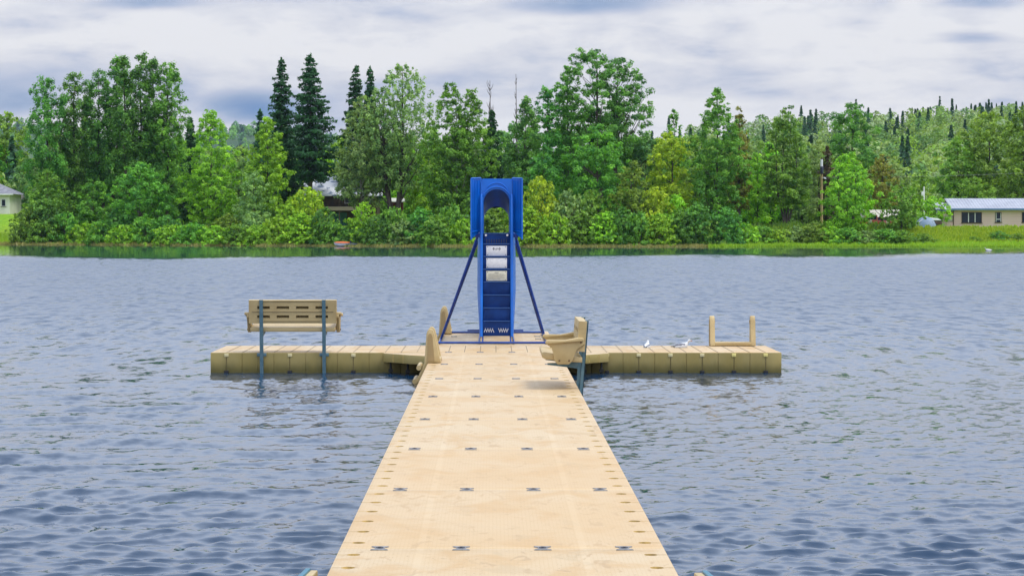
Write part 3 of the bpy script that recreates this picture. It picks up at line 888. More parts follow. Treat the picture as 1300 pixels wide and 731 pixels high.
def crown_arrays(h, w, t0, kind, pal, r, clump=.75, leaf=.20, dens=1.0, gap=0.0, leaders=None, droop=0.0, zs=1.0):
    """clump centres inside an envelope, then leaves round each clump"""
    cr = clump * .72; w = w * 1.13
    leaders = leaders or [(0, 0, 1.0, 1.0)]
    CP = []; CR = []
    for (lx, ly_, lh, lw) in leaders:
        H = h * lh; z0 = h * t0; Wd = w * .5 * lw
        area = 2 * math.pi * Wd * .72 * (H - z0)
        n = int(max(8, area / (cr * cr * 1.9) * dens))
        t = r.random(n * 2)
        keep = r.random(n * 2) < (profile(kind, t) * .9 + .1)
        t = t[keep][:n]; n = len(t)
        # lobes: big limbs push the outline out here and there
        az = r.random(n) * 2 * math.pi
        lob = 1 + .17 * np.sin(az * 3 + t * 9 + r.random() * 6) + .12 * np.sin(az * 5 - t * 17 + r.random() * 6)
        rad = Wd * profile(kind, t) * lob * np.power(r.random(n), .42) - cr * .3
        rad = np.maximum(rad, 0)
        x = lx + rad * np.cos(az); y = ly_ + rad * np.sin(az)
        z = z0 + (H - z0) * t - cr * .4 * (t > .9) - droop * rad
        CP.append(np.column_stack([x, y, z])); CR.append(cr * r.uniform(.55, 1.25, n) * (1 - .35 * t))
    CP = np.concatenate(CP); CR = np.concatenate(CR)
    if gap > 0:
        k = r.random(len(CP)) > gap; CP, CR = CP[k], CR[k]
    nl = np.maximum(6, (CR * CR * math.pi * 2.3 / (leaf * leaf * .75))).astype(int)
    idx = np.repeat(np.arange(len(CP)), nl); n = len(idx)
    d = r.normal(size=(n, 3)); d /= np.linalg.norm(d, axis=1)[:, None]
    rr = CR[idx] * np.power(r.random(n), .45)
    P = CP[idx] + d * rr[:, None] * np.array([1.1, 1.1, (.8 + droop) * zs])
    rad_ = P * np.array([1, 1, 0]); rad_ /= np.linalg.norm(rad_, axis=1)[:, None] + .3
    Nn = d * .6 + rad_ * .45 + r.normal(size=(n, 3)) * .45 + np.array([0, 0, .75]); Nn /= np.linalg.norm(Nn, axis=1)[:, None]
    c0, c1 = np.array(PAL[pal][0]) * PALK * np.array([.80, .88, .75]), np.array(PAL[pal][1]) * PALK * np.array([1.12, 1.10, .72])
    ct = np.clip(r.normal(.45, .36, len(CP)), -.15, 1.15)[idx] * .7 + np.clip(r.normal(.5, .45, n), -.2, 1.3) * .4 - .05
    col = c0 + (c1 - c0) * ct[:, None]
    col = col * (1 + r.normal(0, .12, (n, 1)))
    return CP, P, Nn, leaf * r.uniform(.6, 1.35, n), np.clip(col, .003, 1)

def trunk_mb(h, r0, limbs, lean=(0, 0), base_r=None, top=.95, r=rng, multi=None):
    mb = MB()
    stems = multi or [(0, 0, 1.0)]
    for (sx, sy, sh) in stems:
        H = h * sh * top
        pts = []; rad = []
        for i in range(7):
            t = i / 6
            pts.append((sx * min(1, t * 2.5) + lean[0] * t * t + r.normal() * .05 * t * 2, sy * min(1, t * 2.5) + lean[1] * t * t + r.normal() * .05 * t * 2, -.4 + (H + .4) * t))
            rad.append(max(.025, r0 * (1 - t) ** .8 * (1.25 if i == 0 else 1) * (sh ** .5)))
        mb.tube(pts, rad, 7)
    for c in limbs:
        c = np.asarray(c); hd = math.hypot(c[0], c[1])
        best = min(stems, key=lambda s: (s[0] - c[0]) ** 2 + (s[1] - c[1]) ** 2)
        zb = max(.3, c[2] - .3 - hd * .9)
        f = min(1, zb / (h * .4)); zt = max(0, 1 - zb / h)
        p0 = np.array([best[0] * f, best[1] * f, zb]); p2 = c; p1 = (p0 + p2) / 2 + np.array([0, 0, -.12 * hd])
        mb.tube([p0, p1, p2], [max(.03, r0 * .4 * zt ** .8), max(.022, r0 * .25 * zt), .012], 5)
    return mb

def make_tree(name, loc, h, w, label, cat='tree', group=None, t0=.12, kind='point', pal='mid', seed=0, bark=None, r0=None, nl=26, multi=None, top=.95, lean=(0, 0), **kw):
    r = np.random.default_rng(1000 + seed)
    root = empty(name, loc, 0, label, cat, group)
    CP, P, Nn, S, col = crown_arrays(h, w, t0, kind, pal, r, **kw)
    ii = r.choice(len(CP), min(nl, len(CP)), replace=False)
    tr = trunk_mb(h, r0 or h * .013 + .03, CP[ii], r=r, multi=multi, top=top, lean=lean)
    tr.build('trunk' if cat == 'tree' else 'stem', bark or M_bark, root, smooth=60)
    link('crown' if cat == 'tree' else 'foliage', leaves_mesh('crown', P, Nn, S, col, r), M_leaf, root)
    return root

def make_spruce(loc, h, w, label, group=None, seed=0, t0=.1, pal='spruce', name='spruce', leaf=.24, dens=1.0, sparse=0.0):
    r = np.random.default_rng(500 + seed)
    root = empty(name, loc, 0, label, 'tree', group)
    Ps, Ns, cols, limbs = [], [], [], []
    z = h * t0; c0, c1 = np.array(PAL[pal][0]) * 1.6, np.array(PAL[pal][1]) * 2.1
    while z < h * .985:
        t = (z - h * t0) / (h * (1 - t0))
        L = w * .64 * (1 - t) ** .72 * (1 if t > .06 else .75) * r.uniform(.85, 1.15) + .2
        nb = max(4, int((5 + 6 * (1 - t)) * dens))
        a0 = r.random() * 6.28
        for b in range(nb):
            if r.random() < sparse: continue
            az = a0 + b * 2 * math.pi / nb + r.normal() * .2; Lb = L * r.uniform(.62, 1.22)
            n = int(max(12, Lb * 3.2 / (leaf * leaf * 1.1) * .62))
            u = np.power(r.random(n), .7)
            wd = .42 * Lb * (1 - u) + .2
            lat = r.normal(size=n) * wd * .5
            droop = r.normal() * .12 - .22 * Lb * u + .20 * Lb * np.maximum(u - .65, 0) * 1.6
            hang = -np.abs(r.normal(size=n)) * .26 * (.4 + .6 * (1 - t))
            x = math.cos(az) * Lb * u - math.sin(az) * lat; y = math.sin(az) * Lb * u + math.cos(az) * lat
            Ps.append(np.column_stack([x, y, z + droop + hang + .05]))
            nn = r.normal(size=(n, 3)) * .5 + np.array([math.cos(az) * .5, math.sin(az) * .5, .7]); Ns.append(nn)
            ct = np.clip(.25 + .6 * u + r.normal(size=n) * .22, 0, 1)[:, None]
            cols.append(c0 + (c1 - c0) * ct)
            if b % 2 == 0: limbs.append((math.cos(az) * Lb * .8, math.sin(az) * Lb * .8, z - .17 * Lb))
        z += h * .028 * (1.15 - .5 * t) * r.uniform(.8, 1.2)
    n = 30; Ps.append(np.column_stack([r.normal(size=n) * .07, r.normal(size=n) * .07, h * (.95 + .055 * r.random(n))])); Ns.append(r.normal(size=(n, 3))); cols.append(np.tile(c1, (n, 1)))
    P = np.concatenate(Ps); Nn = np.concatenate(Ns); Nn /= np.linalg.norm(Nn, axis=1)[:, None]; col = np.concatenate(cols)
    mb = MB(); mb.tube([(0, 0, -.4), (0, 0, h * .3), (0, 0, h * .98)], [h * .0145, h * .012, .02], 8)
    for c in limbs[:60]: mb.tube([(0, 0, c[2] + .25), c], [.05, .015], 4)
    mb.build('trunk', M_grey, root, smooth=60)
    link('crown', leaves_mesh('crown', P, Nn, leaf * r.uniform(.6, 1.4, len(P)), col, r, 1.8), M_leaf, root)
    return root

def make_snag(loc, h, w, label, seed=0):
    r = np.random.default_rng(90 + seed)
    root = empty('bare_tree', loc, 0, label, 'tree', 'bare dead treetops on the skyline')
    mb = MB(); mb.tube([(0, 0, -.3), (.1, 0, h * .5), (0, 0, h)], [.16, .11, .03], 6)
    for i in range(30):
        z = h * r.uniform(.45, .96); az = r.random() * 6.28; L = w * .5 * r.uniform(.4, 1) * (1.25 - z / h)
        p1 = (math.cos(az) * L * .6, math.sin(az) * L * .6, z + L * .9); p2 = (math.cos(az) * L, math.sin(az) * L, z + L * 2.0)
        mb.tube([(0, 0, z), p1, p2], [.05, .035, .012], 4)
    mb.build('trunk', M_grey, root, smooth=60)
    return root

def spot(px, d, dz=0):
    """ground point on the bearing of a photo column, d metres behind the waterline"""
    Y = 260.0
    for _ in range(8): Y = float(shoreY((px - VX) / F * Y)) + d
    X = (px - VX) / F * Y
    return Vector((X, Y, float(groundZ(X, Y)) + dz))

def T(px, top, wpx, d, label, kind='point', pal='mid', name='broadleaf_tree', **kw):
    p = spot(px, d); h = CAMH - (top - VY) / F * p.y - p.z; w = wpx / F * p.y
    if kind == 'spruce':
        return make_spruce(p, h, w, label, **kw)
    return make_tree(name, p, h, w, label, kind=kind, pal=pal, **kw)

sd_ = [0]
def S():
    sd_[0] += 1; return sd_[0]
GL = 'tall dark cottonwoods in the clump at the left'
# the big clump at the left
T(60, 98, 58, 12, 'leftmost dark cottonwood of the tall left clump, with a ragged outer edge', 'column', 'deep', 'cottonwood_tree', group=GL, zs=1.5, seed=S(), clump=.85, t0=.10, gap=.05)
T(94, 91, 52, 15, 'slim dark cottonwood, second from left in the tall left clump', 'column', 'deep', 'cottonwood_tree', group=GL, zs=1.5, seed=S(), clump=.8, t0=.15)
T(136, 72, 64, 16, 'broad dark cottonwood in the middle of the tall left clump, its top split', 'column', 'deep', 'cottonwood_tree', group=GL, zs=1.5, seed=S(), clump=.9, t0=.15, leaders=[(-1.2, 0, .93, .72), (1.3, .5, 1, .72)], multi=[(-1.2, 0, .93), (1.3, .5, 1)])
T(176, 67, 64, 15, 'tallest cottonwood of the left clump, with three pointed tops', 'column', 'deep', 'cottonwood_tree', group=GL, zs=1.5, seed=S(), clump=.9, t0=.12, leaders=[(-1.9, 0, .98, .55), (.2, .5, 1, .6), (1.9, .3, .965, .6)], multi=[(-1.9, 0, .98), (.2, .5, 1), (1.9, .3, .965)])
T(213, 78, 54, 17, 'rightmost cottonwood of the left clump, airy on its right side', 'column', 'mid', 'cottonwood_tree', group=GL, zs=1.5, seed=S(), clump=.75, t0=.1, gap=.12)
T(60, 212, 60, 6, 'young mid green poplar at the front left corner of the left clump', 'point', 'mid', seed=S(), clump=.6, t0=.03)
T(178, 205, 74, 7, 'leafy maple under the tallest cottonwood of the left clump', 'round', 'mid', seed=S(), clump=.7, t0=.08)
T(118, 225, 50, 8, 'low leafy tree under the split cottonwood of the left clump', 'round', 'mid', seed=S(), clump=.65, t0=.08)
# behind, at the left edge
T(8, 142, 60, 62, 'broad light green tree at the left edge, behind the white house', 'round', 'olive', seed=S(), clump=1.1, t0=.12, leaf=.34)
T(34, 205, 40, 50, 'bluish green tree between the left house and the tall clump', 'round', 'teal', seed=S(), clump=.8, t0=.1)
# between the clump and the twin spruces
T(242, 150, 24, 34, 'thin dark spruce half hidden right of the left clump', 'spruce', seed=S())
T(268, 138, 66, 14, 'bright green pointed tree standing alone right of the tall left clump', 'point', 'bright', seed=S(), clump=.72, t0=.08, r0=.2)
T(303, 192, 50, 30, 'pale green tree in the gap between the two pointed bright trees', 'point', 'grey', seed=S(), clump=.8, t0=.1)
T(330, 140, 20, 36, 'dark spruce tip behind the second pointed bright tree', 'spruce', seed=S())
T(340, 146, 58, 13, 'second bright green pointed tree, just left of the twin spruces', 'point', 'bright', seed=S(), clump=.72, t0=.1)
T(322, 215, 40, 8, 'greyish willow at the foot of the second pointed bright tree', 'round', 'grey', seed=S(), clump=.6, t0=.05, gap=.1)
T(357, 74, 46, 24, 'left one of the two tall dark spruces', 'spruce', seed=S(), group='tall dark spruces', t0=.16)
T(394, 69, 66, 22, 'right one of the two tall dark spruces, its pale trunk showing', 'spruce', seed=S(), group='tall dark spruces', t0=.30)
T(452, 84, 40, 30, 'dark spruce rising behind the airy birch, left tip', 'spruce', seed=S(), group='dark spruces behind the birches', t0=.2)
T(470, 85, 34, 31, 'dark spruce rising behind the airy birch, right tip', 'spruce', seed=S(), group='dark spruces behind the birches', t0=.2)
T(458, 118, 64, 17, 'airy pale leaved birch right of the twin spruces', 'point', 'grey', 'birch_tree', seed=S(), clump=.6, t0=.22, gap=.22, droop=.25, bark=M_pale, r0=.17, nl=40)
T(502, 80, 96, 18, 'tall open cottonwood with upswept branches and a thick dark double trunk', 'spread', 'grey', 'cottonwood_tree', seed=S(), clump=.50, zs=1.7, t0=.24, gap=.42, bark=M_bark, r0=.42, nl=90, multi=[(-1.4, .2, .9), (.9, 0, 1)], leaders=[(-1.6, .2, .86, .75), (1.0, 0, 1.0, .82)])
T(545, 190, 54, 24, 'light green tree filling between the open cottonwood and the broad birch', 'point', 'bright', seed=S(), clump=.7, t0=.1)
T(580, 104, 92, 15, 'broad light green birch left of the slide, with a pale trunk', 'point', 'mid', 'birch_tree', seed=S(), clump=.68, t0=.14, gap=.12, bark=M_pale, r0=.17, nl=50, leaders=[(-.9, 0, 1, .75), (1.8, .6, .96, .72)])
T(624, 140, 34, 26, 'slim dark tree under the bare top behind the slide', 'spruce', seed=S(), sparse=.3)
make_snag(spot(622, 28), 19.0, 3.2, 'bare twiggy treetop left of the slide hood', 1)
make_snag(spot(655, 42), 20.8, 1.6, 'thin leafless spire right of the slide hood', 2)
# right of the slide
T(668, 120, 52, 20, 'dark green tree with a pointed top directly right of the slide', 'point', 'deep', seed=S(), clump=.8, t0=.1)
T(695, 110, 42, 24, 'narrow dark tree left of the tallest cottonwood', 'column', 'deep', seed=S(), clump=.7, t0=.1, gap=.1)
T(720, 82, 40, 27, 'tall narrow leafy tree just left of the tallest cottonwood', 'column', 'mid', 'cottonwood_tree', seed=S(), clump=.7, t0=.15, gap=.12)
T(766, 57, 112, 26, 'tallest tree right of the slide, a wide open cottonwood with visible limbs', 'round', 'deep', 'cottonwood_tree', seed=S(), clump=.95, t0=.36, gap=.22, r0=.42, nl=90, leaders=[(-1.6, 0, 1, .8), (2.4, .5, .94, .72)], multi=[(-.8, 0, 1), (1.8, .5, .93)])
T(820, 168, 60, 28, 'pale bluish tree right of and below the tallest cottonwood', 'round', 'teal', seed=S(), clump=.8, t0=.1)
T(758, 158, 76, 13, 'rounded mid green maple in front of the tallest cottonwood', 'round', 'mid', seed=S(), clump=.85, t0=.14)
T(690, 192, 48, 16, 'leafy tree between the slide and the rounded maple', 'round', 'deep', seed=S(), clump=.7, t0=.08)
T(802, 202, 56, 8, 'dark leaning young tree at the water, right of the rounded maple', 'point', 'olive', seed=S(), clump=.55, t0=.05)
T(856, 138, 30, 34, 'small sparse treetop above the yellow green tree', 'point', 'mid', seed=S(), clump=.5, t0=.3, gap=.3)
T(853, 165, 62, 20, 'yellow green tree left of the tall brown edged tree', 'round', 'lime', seed=S(), clump=.8, t0=.1)
T(938, 135, 28, 20, 'rust brown foliage edge right of the tall leafy tree', 'point', 'rust', 'conifer_tree', seed=S(), clump=.6, t0=.15, gap=.1)
T(911, 110, 68, 16, 'tall leafy tree with a rounded pointed top, right of the yellow green tree', 'point', 'mid', 'cottonwood_tree', seed=S(), clump=.78, t0=.1, gap=.06)
T(962, 190, 44, 22, 'light green tree between the two tall leafy trees on the right', 'point', 'bright', seed=S(), clump=.7, t0=.1)
T(998, 134, 62, 15, 'fresh green multi stemmed aspen right of centre with slim dark trunks', 'point', 'mid', 'aspen_tree', seed=S(), clump=.72, t0=.16, r0=.15, multi=[(-1.2, 0, .9), (-.4, .3, 1), (.5, 0, .95), (1.3, .2, .85)])
T(1040, 178, 40, 30, 'light tree behind the utility pole', 'round', 'grey', seed=S(), clump=.8, t0=.1)
T(1050, 184, 24, 20, 'dark brown pine right behind the utility pole', 'point', 'brown', 'pine_tree', seed=S(), clump=.5, t0=.1)
T(1082, 128, 66, 36, 'big round headed cottonwood behind the utility pole', 'round', 'deep', 'cottonwood_tree', seed=S(), clump=.9, t0=.2, gap=.08)
T(1076, 192, 66, 9, 'bright green aspen on the shore right of the utility pole', 'point', 'bright', 'aspen_tree', seed=S(), clump=.66, t0=.10, r0=.13, multi=[(-1, 0, .9), (0, .3, 1), (.9, 0, .9)])
T(1120, 195, 46, 22, 'reddish brown pine right of the bright shore aspen', 'point', 'rust', 'pine_tree', seed=S(), clump=.55, t0=.30, gap=.15)
T(1145, 233, 46, 11, 'round pale willow in front of the parked truck', 'round', 'olive', 'willow_tree', seed=S(), clump=.5, t0=.1, leaf=.22, gap=.08)
T(1182, 246, 42, 24, 'small bushy tree left of the long house', 'round', 'bright', seed=S(), clump=.6, t0=.05)
T(1216, 172, 62, 58, 'olive green tree behind the left end of the long house', 'round', 'olive', seed=S(), clump=.95, t0=.08, leaf=.32)
T(1256, 140, 84, 60, 'big olive green tree behind the middle of the long house', 'round', 'olive', seed=S(), clump=1.0, t0=.08, leaf=.32, nl=50)
T(1300, 130, 60, 52, 'tall olive green tree at the right edge behind the long house, with a straight trunk', 'point', 'olive', seed=S(), clump=.9, t0=.12, leaf=.32, r0=.3)
T(1240, 225, 60, 45, 'low olive tree close behind the long house roof', 'round', 'olive', seed=S(), clump=.8, t0=.05)

# trees that fill the depth behind the shoreline row: three built, the rest are copies
protos = []
def fill_proto(h, w, pal, kind, seed):
    t = make_tree('background_tree', (0, 0, 0), h, w, 'x', pal=pal, kind=kind, seed=seed, clump=1.0, leaf=.34, t0=.04, nl=14)
    t['hh'] = h; protos.append(t); return t
for a in ((13, 8, 'mid', 'round'), (14, 7, 'bright', 'point'), (13, 7.5, 'grey', 'round'), (14, 7, 'deep', 'point'), (12, 8, 'teal', 'round'), (12, 8, 'olive', 'round')):
    fill_proto(*a, seed=300 + len(protos))
used = [False] * len(protos)
def copy_tree(src, loc, sc, rz, label, group):
    r = src.copy(); C.objects.link(r); r.location = loc; r.scale = sc; r.rotation_euler = (0, 0, rz); r['label'] = label; r['group'] = group
    for ch in [c for c in src.children]:
        c = ch.copy(); C.objects.link(c); c.parent = r
    return r
ordn = ['first', 'second', 'third', 'fourth', 'fifth', 'sixth', 'seventh', 'eighth', 'ninth', 'tenth', 'eleventh', 'twelfth', 'thirteenth', 'fourteenth', 'fifteenth', 'sixteenth', 'seventeenth',
        'eighteenth', 'nineteenth', 'twentieth', 'twenty-first', 'twenty-second', 'twenty-third', 'twenty-fourth', 'twenty-fifth', 'twenty-sixth', 'twenty-seventh', 'twenty-eighth', 'twenty-ninth', 'thirtieth',
        'thirty-first', 'thirty-second', 'thirty-third', 'thirty-fourth', 'thirty-fifth', 'thirty-sixth', 'thirty-seventh', 'thirty-eighth', 'thirty-ninth', 'fortieth']
pl = random.Random(4)
descr = ['mid green', 'bright green', 'greyish green', 'dark green', 'bluish green', 'olive green']
fills = [(-8, 175, 60), (25, 190, 70), (75, 160, 40), (110, 150, 45), (150, 160, 42), (195, 170, 40), (232, 178, 42), (256, 185, 50), (285, 186, 54), (312, 182, 60), (345, 180, 45), (376, 178, 55), (410, 182, 62),
         (432, 172, 48), (462, 170, 50), (490, 165, 52), (520, 170, 40), (548, 160, 55), (575, 165, 48), (605, 160, 45), (632, 165, 38), (652, 155, 50), (680, 160, 45), (712, 160, 50), (742, 158, 52), (775, 165, 45),
         (805, 172, 48), (832, 178, 40), (860, 175, 52), (888, 170, 48), (925, 172, 46), (950, 175, 52), (978, 180, 46), (1018, 178, 44), (1035, 190, 52), (1062, 185, 56), (1100, 190, 54), (1130, 205, 62), (1168, 215, 70)]
pick = [0, 3, 2, 4, 3, 0, 1, 2, 1, 2, 0, 3, 1, 1, 2, 0, 1, 1, 0, 2, 3, 4, 3, 0, 4, 3, 4, 2, 1, 5, 0, 2, 1, 2, 0, 2, 5, 2, 5]
for i, ((px, top, d), k) in enumerate(zip(fills, pick)):
    p = spot(px, d); h = CAMH - (top - VY) / F * p.y - p.z
    s = h / protos[k]['hh']; wsc = min(1.15, .85 * s + .15) * pl.uniform(.85, 1.1)
    lab = '%s tree in the gaps behind the shoreline row, %s from the left' % (descr[k], ordn[i])
    g_ = 'trees filling in behind the shoreline row'
    if not used[k]:
        t = protos[k]; used[k] = True; t.location = p; t.scale = (wsc, wsc, s); t['label'] = lab; t['group'] = g_
    else:
        copy_tree(protos[k], p, (wsc, wsc, s), pl.uniform(0, 6.28), lab, g_)
for t in protos: del t['hh']

# ------------------------------------------------------------ shoreline shrubs
shr = []
def sh_proto(h, w, pal, seed, kind='dome', gap=0):
    t = make_tree('shoreline_shrub', (0, 0, 0), h, w, 'x', cat='shrub', pal=pal, kind=kind, seed=seed, clump=.42, leaf=.20, t0=.0, nl=14, r0=.05, gap=gap, dens=1.15, multi=[(-.4, 0, .8), (.3, .2, .9), (.1, -.3, .8)])
    t['hh'] = h; t['ww'] = w; t['pl'] = pal; shr.append(t)
for a in ((2.6, 4.2, 'mid'), (2.4, 4.2, 'bright'), (4.2, 4.6, 'olive'), (4.4, 4.6, 'deep'), (5.0, 4.6, 'bright'), (4.2, 4.4, 'grey'), (5.2, 4.8, 'lime')):
    sh_proto(*a, seed=400 + len(shr))
su = [False] * len(shr)
dn = ['low mid green', 'low bright green', 'olive green', 'dark green', 'tall bright green', 'greyish green', 'tall lime green']
marks = [(0, 'by the left lawn'), (50, 'below the tall left clump'), (235, 'below the lone pointed bright tree'), (300, 'left of the twin spruces'), (372, 'below the cabin'), (490, 'below the open cottonwood'),
         (530, 'left of the slide'), (600, 'behind the slide'), (660, 'right of the slide'), (730, 'below the rounded maple'), (835, 'below the yellow green tree'), (935, 'below the tall leafy tree'), (985, 'below the multi stemmed aspen'), (1035, 'near the utility pole'), (1110, 'in front of the truck'), (1180, 'on the bank before the long house')]
shrubs = [(34, 262, 44, 3, 2), (58, 248, 50, 3.5, 3), (52, 280, 40, 2.0, 0), (84, 268, 44, 3, 0), (108, 282, 46, 2.2, 1), (132, 278, 46, 2.4, 0), (150, 262, 44, 4, 3), (160, 284, 48, 2.0, 1), (186, 276, 48, 2.6, 0), (212, 272, 44, 3.6, 3),
          (218, 284, 50, 2.0, 1), (246, 282, 50, 2.2, 0), (272, 285, 50, 2.0, 1), (290, 270, 44, 5, 2), (300, 284, 48, 2.0, 0), (322, 268, 44, 4, 5), (328, 284, 46, 2, 1), (350, 274, 46, 2.6, 1), (366, 258, 46, 4.5, 4), (392, 236, 56, 5.5, 6),
          (382, 270, 50, 2.6, 4), (412, 262, 44, 3.4, 3), (425, 282, 40, 2.2, 0), (446, 284, 36, 3.2, 3), (462, 256, 42, 3.4, 4), (478, 272, 44, 2.4, 3), (500, 262, 44, 3.6, 0), (512, 278, 42, 2.2, 5), (534, 262, 46, 3.6, 3), (556, 272, 50, 2.4, 2), (575, 258, 46, 5, 0),
          (590, 276, 44, 2.4, 1), (612, 256, 44, 4.2, 3), (628, 264, 46, 2.4, 2), (650, 250, 44, 4, 4), (686, 222, 50, 6, 6), (672, 262, 46, 2.4, 4), (704, 268, 46, 2.4, 1), (722, 240, 50, 5, 5), (738, 266, 48, 2.4, 2), (752, 240, 46, 5.4, 2), (770, 268, 46, 2.4, 4),
          (790, 262, 44, 3, 3), (812, 268, 44, 2.2, 0), (832, 236, 52, 5.4, 6), (836, 270, 44, 2.4, 4), (858, 246, 50, 4.4, 4), (866, 266, 44, 2.2, 3), (886, 256, 48, 3.6, 3), (902, 278, 44, 2.2, 0), (922, 262, 46, 3.6, 3), (944, 282, 46, 4, 1), (968, 286, 44, 4, 0),
          (990, 290, 36, 3.6, 1), (1012, 286, 36, 3.6, 5), (1034, 282, 42, 4, 2), (1056, 286, 40, 3.6, 1), (1076, 288, 42, 3.2, 0), (1100, 292, 40, 3.4, 5), (1124, 290, 46, 3.4, 0), (1148, 292, 40, 3.4, 2), (1172, 296, 30, 4.5, 2), (1236, 300, 22, 5.5, 2), (1268, 293, 26, 6, 3), (1292, 296, 24, 6, 2)]
cnt = {}
for i, (px, top, wpx, d, k) in enumerate(shrubs):
    p = spot(px, d + pl.uniform(-.3, .3)); h = CAMH - (top - VY) / F * p.y - p.z; w = wpx / F * p.y
    area = [m_ for x, m_ in marks if px >= x][-1]
    key = (dn[k], area); cnt[key] = cnt.get(key, 0) + 1
    lab = '%s shrub at the waterline %s' % key + ('' if cnt[key] == 1 else ', %s from left' % ordn[cnt[key] - 1])
    ht = shr[k]['hh']; wt = shr[k]['ww']
    if not su[k]:
        t = shr[k]; su[k] = True; t.location = p; t.scale = (w / wt, w / wt, h / ht); t['label'] = lab; t['group'] = 'shrubs along the far shore'
    else:
        copy_tree(shr[k], p, (w / wt, w / wt, h / ht), pl.uniform(0, 6.28), lab, 'shrubs along the far shore')
for t in shr:
    for q in ('hh', 'ww', 'pl'): del t[q]

# ------------------------------------------------------------ reeds and bank grass (nobody could count them)
def blades(name, n, xr, dr, hgt, pal, seed, wd=.05):
    r = np.random.default_rng(seed)
    px = r.uniform(*xr, n); d = r.uniform(*dr, n)
    Y = np.full(n, 262.0)
    for _ in range(6): Y = shoreY((px - VX) / F * Y) + d
    X = (px - VX) / F * Y; z = np.maximum(groundZ(X, Y), 0)
    clus = .55 + .45 * np.sin(px * .21 + np.sin(px * .05) * 4) * np.cos(px * .47 + 2)
    h = hgt * r.uniform(.4, 1.1, n) * (.55 + .6 * clus)
    az = r.uniform(-.9, .9, n); w = wd * r.uniform(.6, 1.5, n)
    lx = r.normal(size=n) * .28 * h; ly_ = r.normal(size=n) * .28 * h
    B = np.column_stack([X, Y, z - .05]); u = np.column_stack([np.cos(az) * w, np.sin(az) * w, np.zeros(n)])
    Tp = B + np.column_stack([lx, ly_, h + .05])
    V = np.stack([B - u, B + u, Tp + u * .3, Tp - u * .3], 1).reshape(-1, 3)
    c0, c1 = np.array(pal[0]) * 1.6, np.array(pal[1]) * 1.6
    col = c0 + (c1 - c0) * np.clip(r.normal(.5, .3, n), 0, 1)[:, None]
    return tag(link(name, quadmesh(name, V, np.arange(n * 4).reshape(n, 4), False, np.repeat(col, 4, 0)), M_leaf), kind='stuff')
blades('shore_reeds', 26000, (-30, 960), (-.5, 2.6), .34, ((.15, .17, .04), (.27, .25, .09)), 1)
blades('shore_grass', 30000, (900, 1340), (-1.6, 5), .42, ((.12, .25, .012), (.22, .34, .03)), 2, .06)
blades('bank_weeds', 26000, (930, 1340), (4, 13), .55, ((.10, .23, .012), (.24, .36, .03)), 3, .09)
blades('lawn_grass', 9000, (-30, 60), (2, 14), .25, ((.14, .25, .012), (.22, .32, .03)), 4, .08)
blades('undergrowth', 30000, (20, 1150), (2.5, 16), .9, ((.05, .12, .015), (.12, .22, .03)), 5, .12)

# ------------------------------------------------------------ forest on the hillside and the far hills
def forest(name, pts, hs, ws, pals, leaf, per, seed, conf):
    r = np.random.default_rng(seed)
    n = len(pts); idx = np.repeat(np.arange(n), per); m = len(idx)
    t = r.random(m); az = r.random(m) * 6.283
    prof = np.where(conf[idx], (1 - t) ** .85, np.sqrt(np.clip(1 - (2 * t - .95) ** 2 / 1.1, .02, 1)))
    lobe = 1 + .25 * np.sin(az * 3 + idx) * np.sin(t * 9 + idx * 2)
    rad = ws[idx] * .5 * prof * lobe * np.power(r.random(m), .35)
    P = np.column_stack([pts[idx, 0] + rad * np.cos(az), pts[idx, 1] + rad * np.sin(az), pts[idx, 2] + hs[idx] * (.08 + .92 * t)])
    Nn = np.column_stack([np.cos(az), np.sin(az), .2 + 1.1 * t]) + r.normal(size=(m, 3)) * .45
    Nn /= np.linalg.norm(Nn, axis=1)[:, None]
    base = pals[idx]; col = base * 2.0 * (1 + r.normal(0, .22, (m, 1))); col = np.clip(col, .003, 1)
    return tag(link(name, leaves_mesh(name, P, Nn, leaf * r.uniform(.6, 1.4, m), col, r, 1.3), M_leaf), kind='stuff')
r = np.random.default_rng(77)
def hill_pts(n, pxr, Yr, power=1.0):
    px = r.uniform(*pxr, n); Y = Yr[0] + (Yr[1] - Yr[0]) * r.random(n) ** power
    X = (px - VX) / F * Y
    return px, np.column_stack([X, Y, groundZ(X, Y)])
choices = np.array([(.085, .175, .035), (.12, .21, .045), (.11, .18, .06), (.15, .23, .09), (.05, .13, .03), (.02, .06, .03), (.10, .21, .025), (.14, .21, .11)])
px, pts = hill_pts(1500, (-60, 1500), (335, 900), 1.0)
pal_i = r.choice(len(choices), len(pts), p=[.2, .17, .14, .12, .12, .12, .08, .05]); cf = pal_i == 5
forest('hillside_forest', pts, np.where(cf, r.uniform(9, 14, len(pts)), r.uniform(6, 10, len(pts))), np.where(cf, r.uniform(3, 4.5, len(pts)), r.uniform(5, 9, len(pts))), choices[pal_i], .75, 230, 3, cf)
px, pts = hill_pts(2600, (-80, 1400), (1900, 3600), 1.0)
pal_i = r.choice([0, 4, 5, 5, 6], len(pts)); cf = pal_i == 5
forest('far_hill_forest', pts, r.uniform(10, 17, len(pts)), np.where(cf, 6, 12.), choices[pal_i] * .8, 3.2, 60, 4, cf)

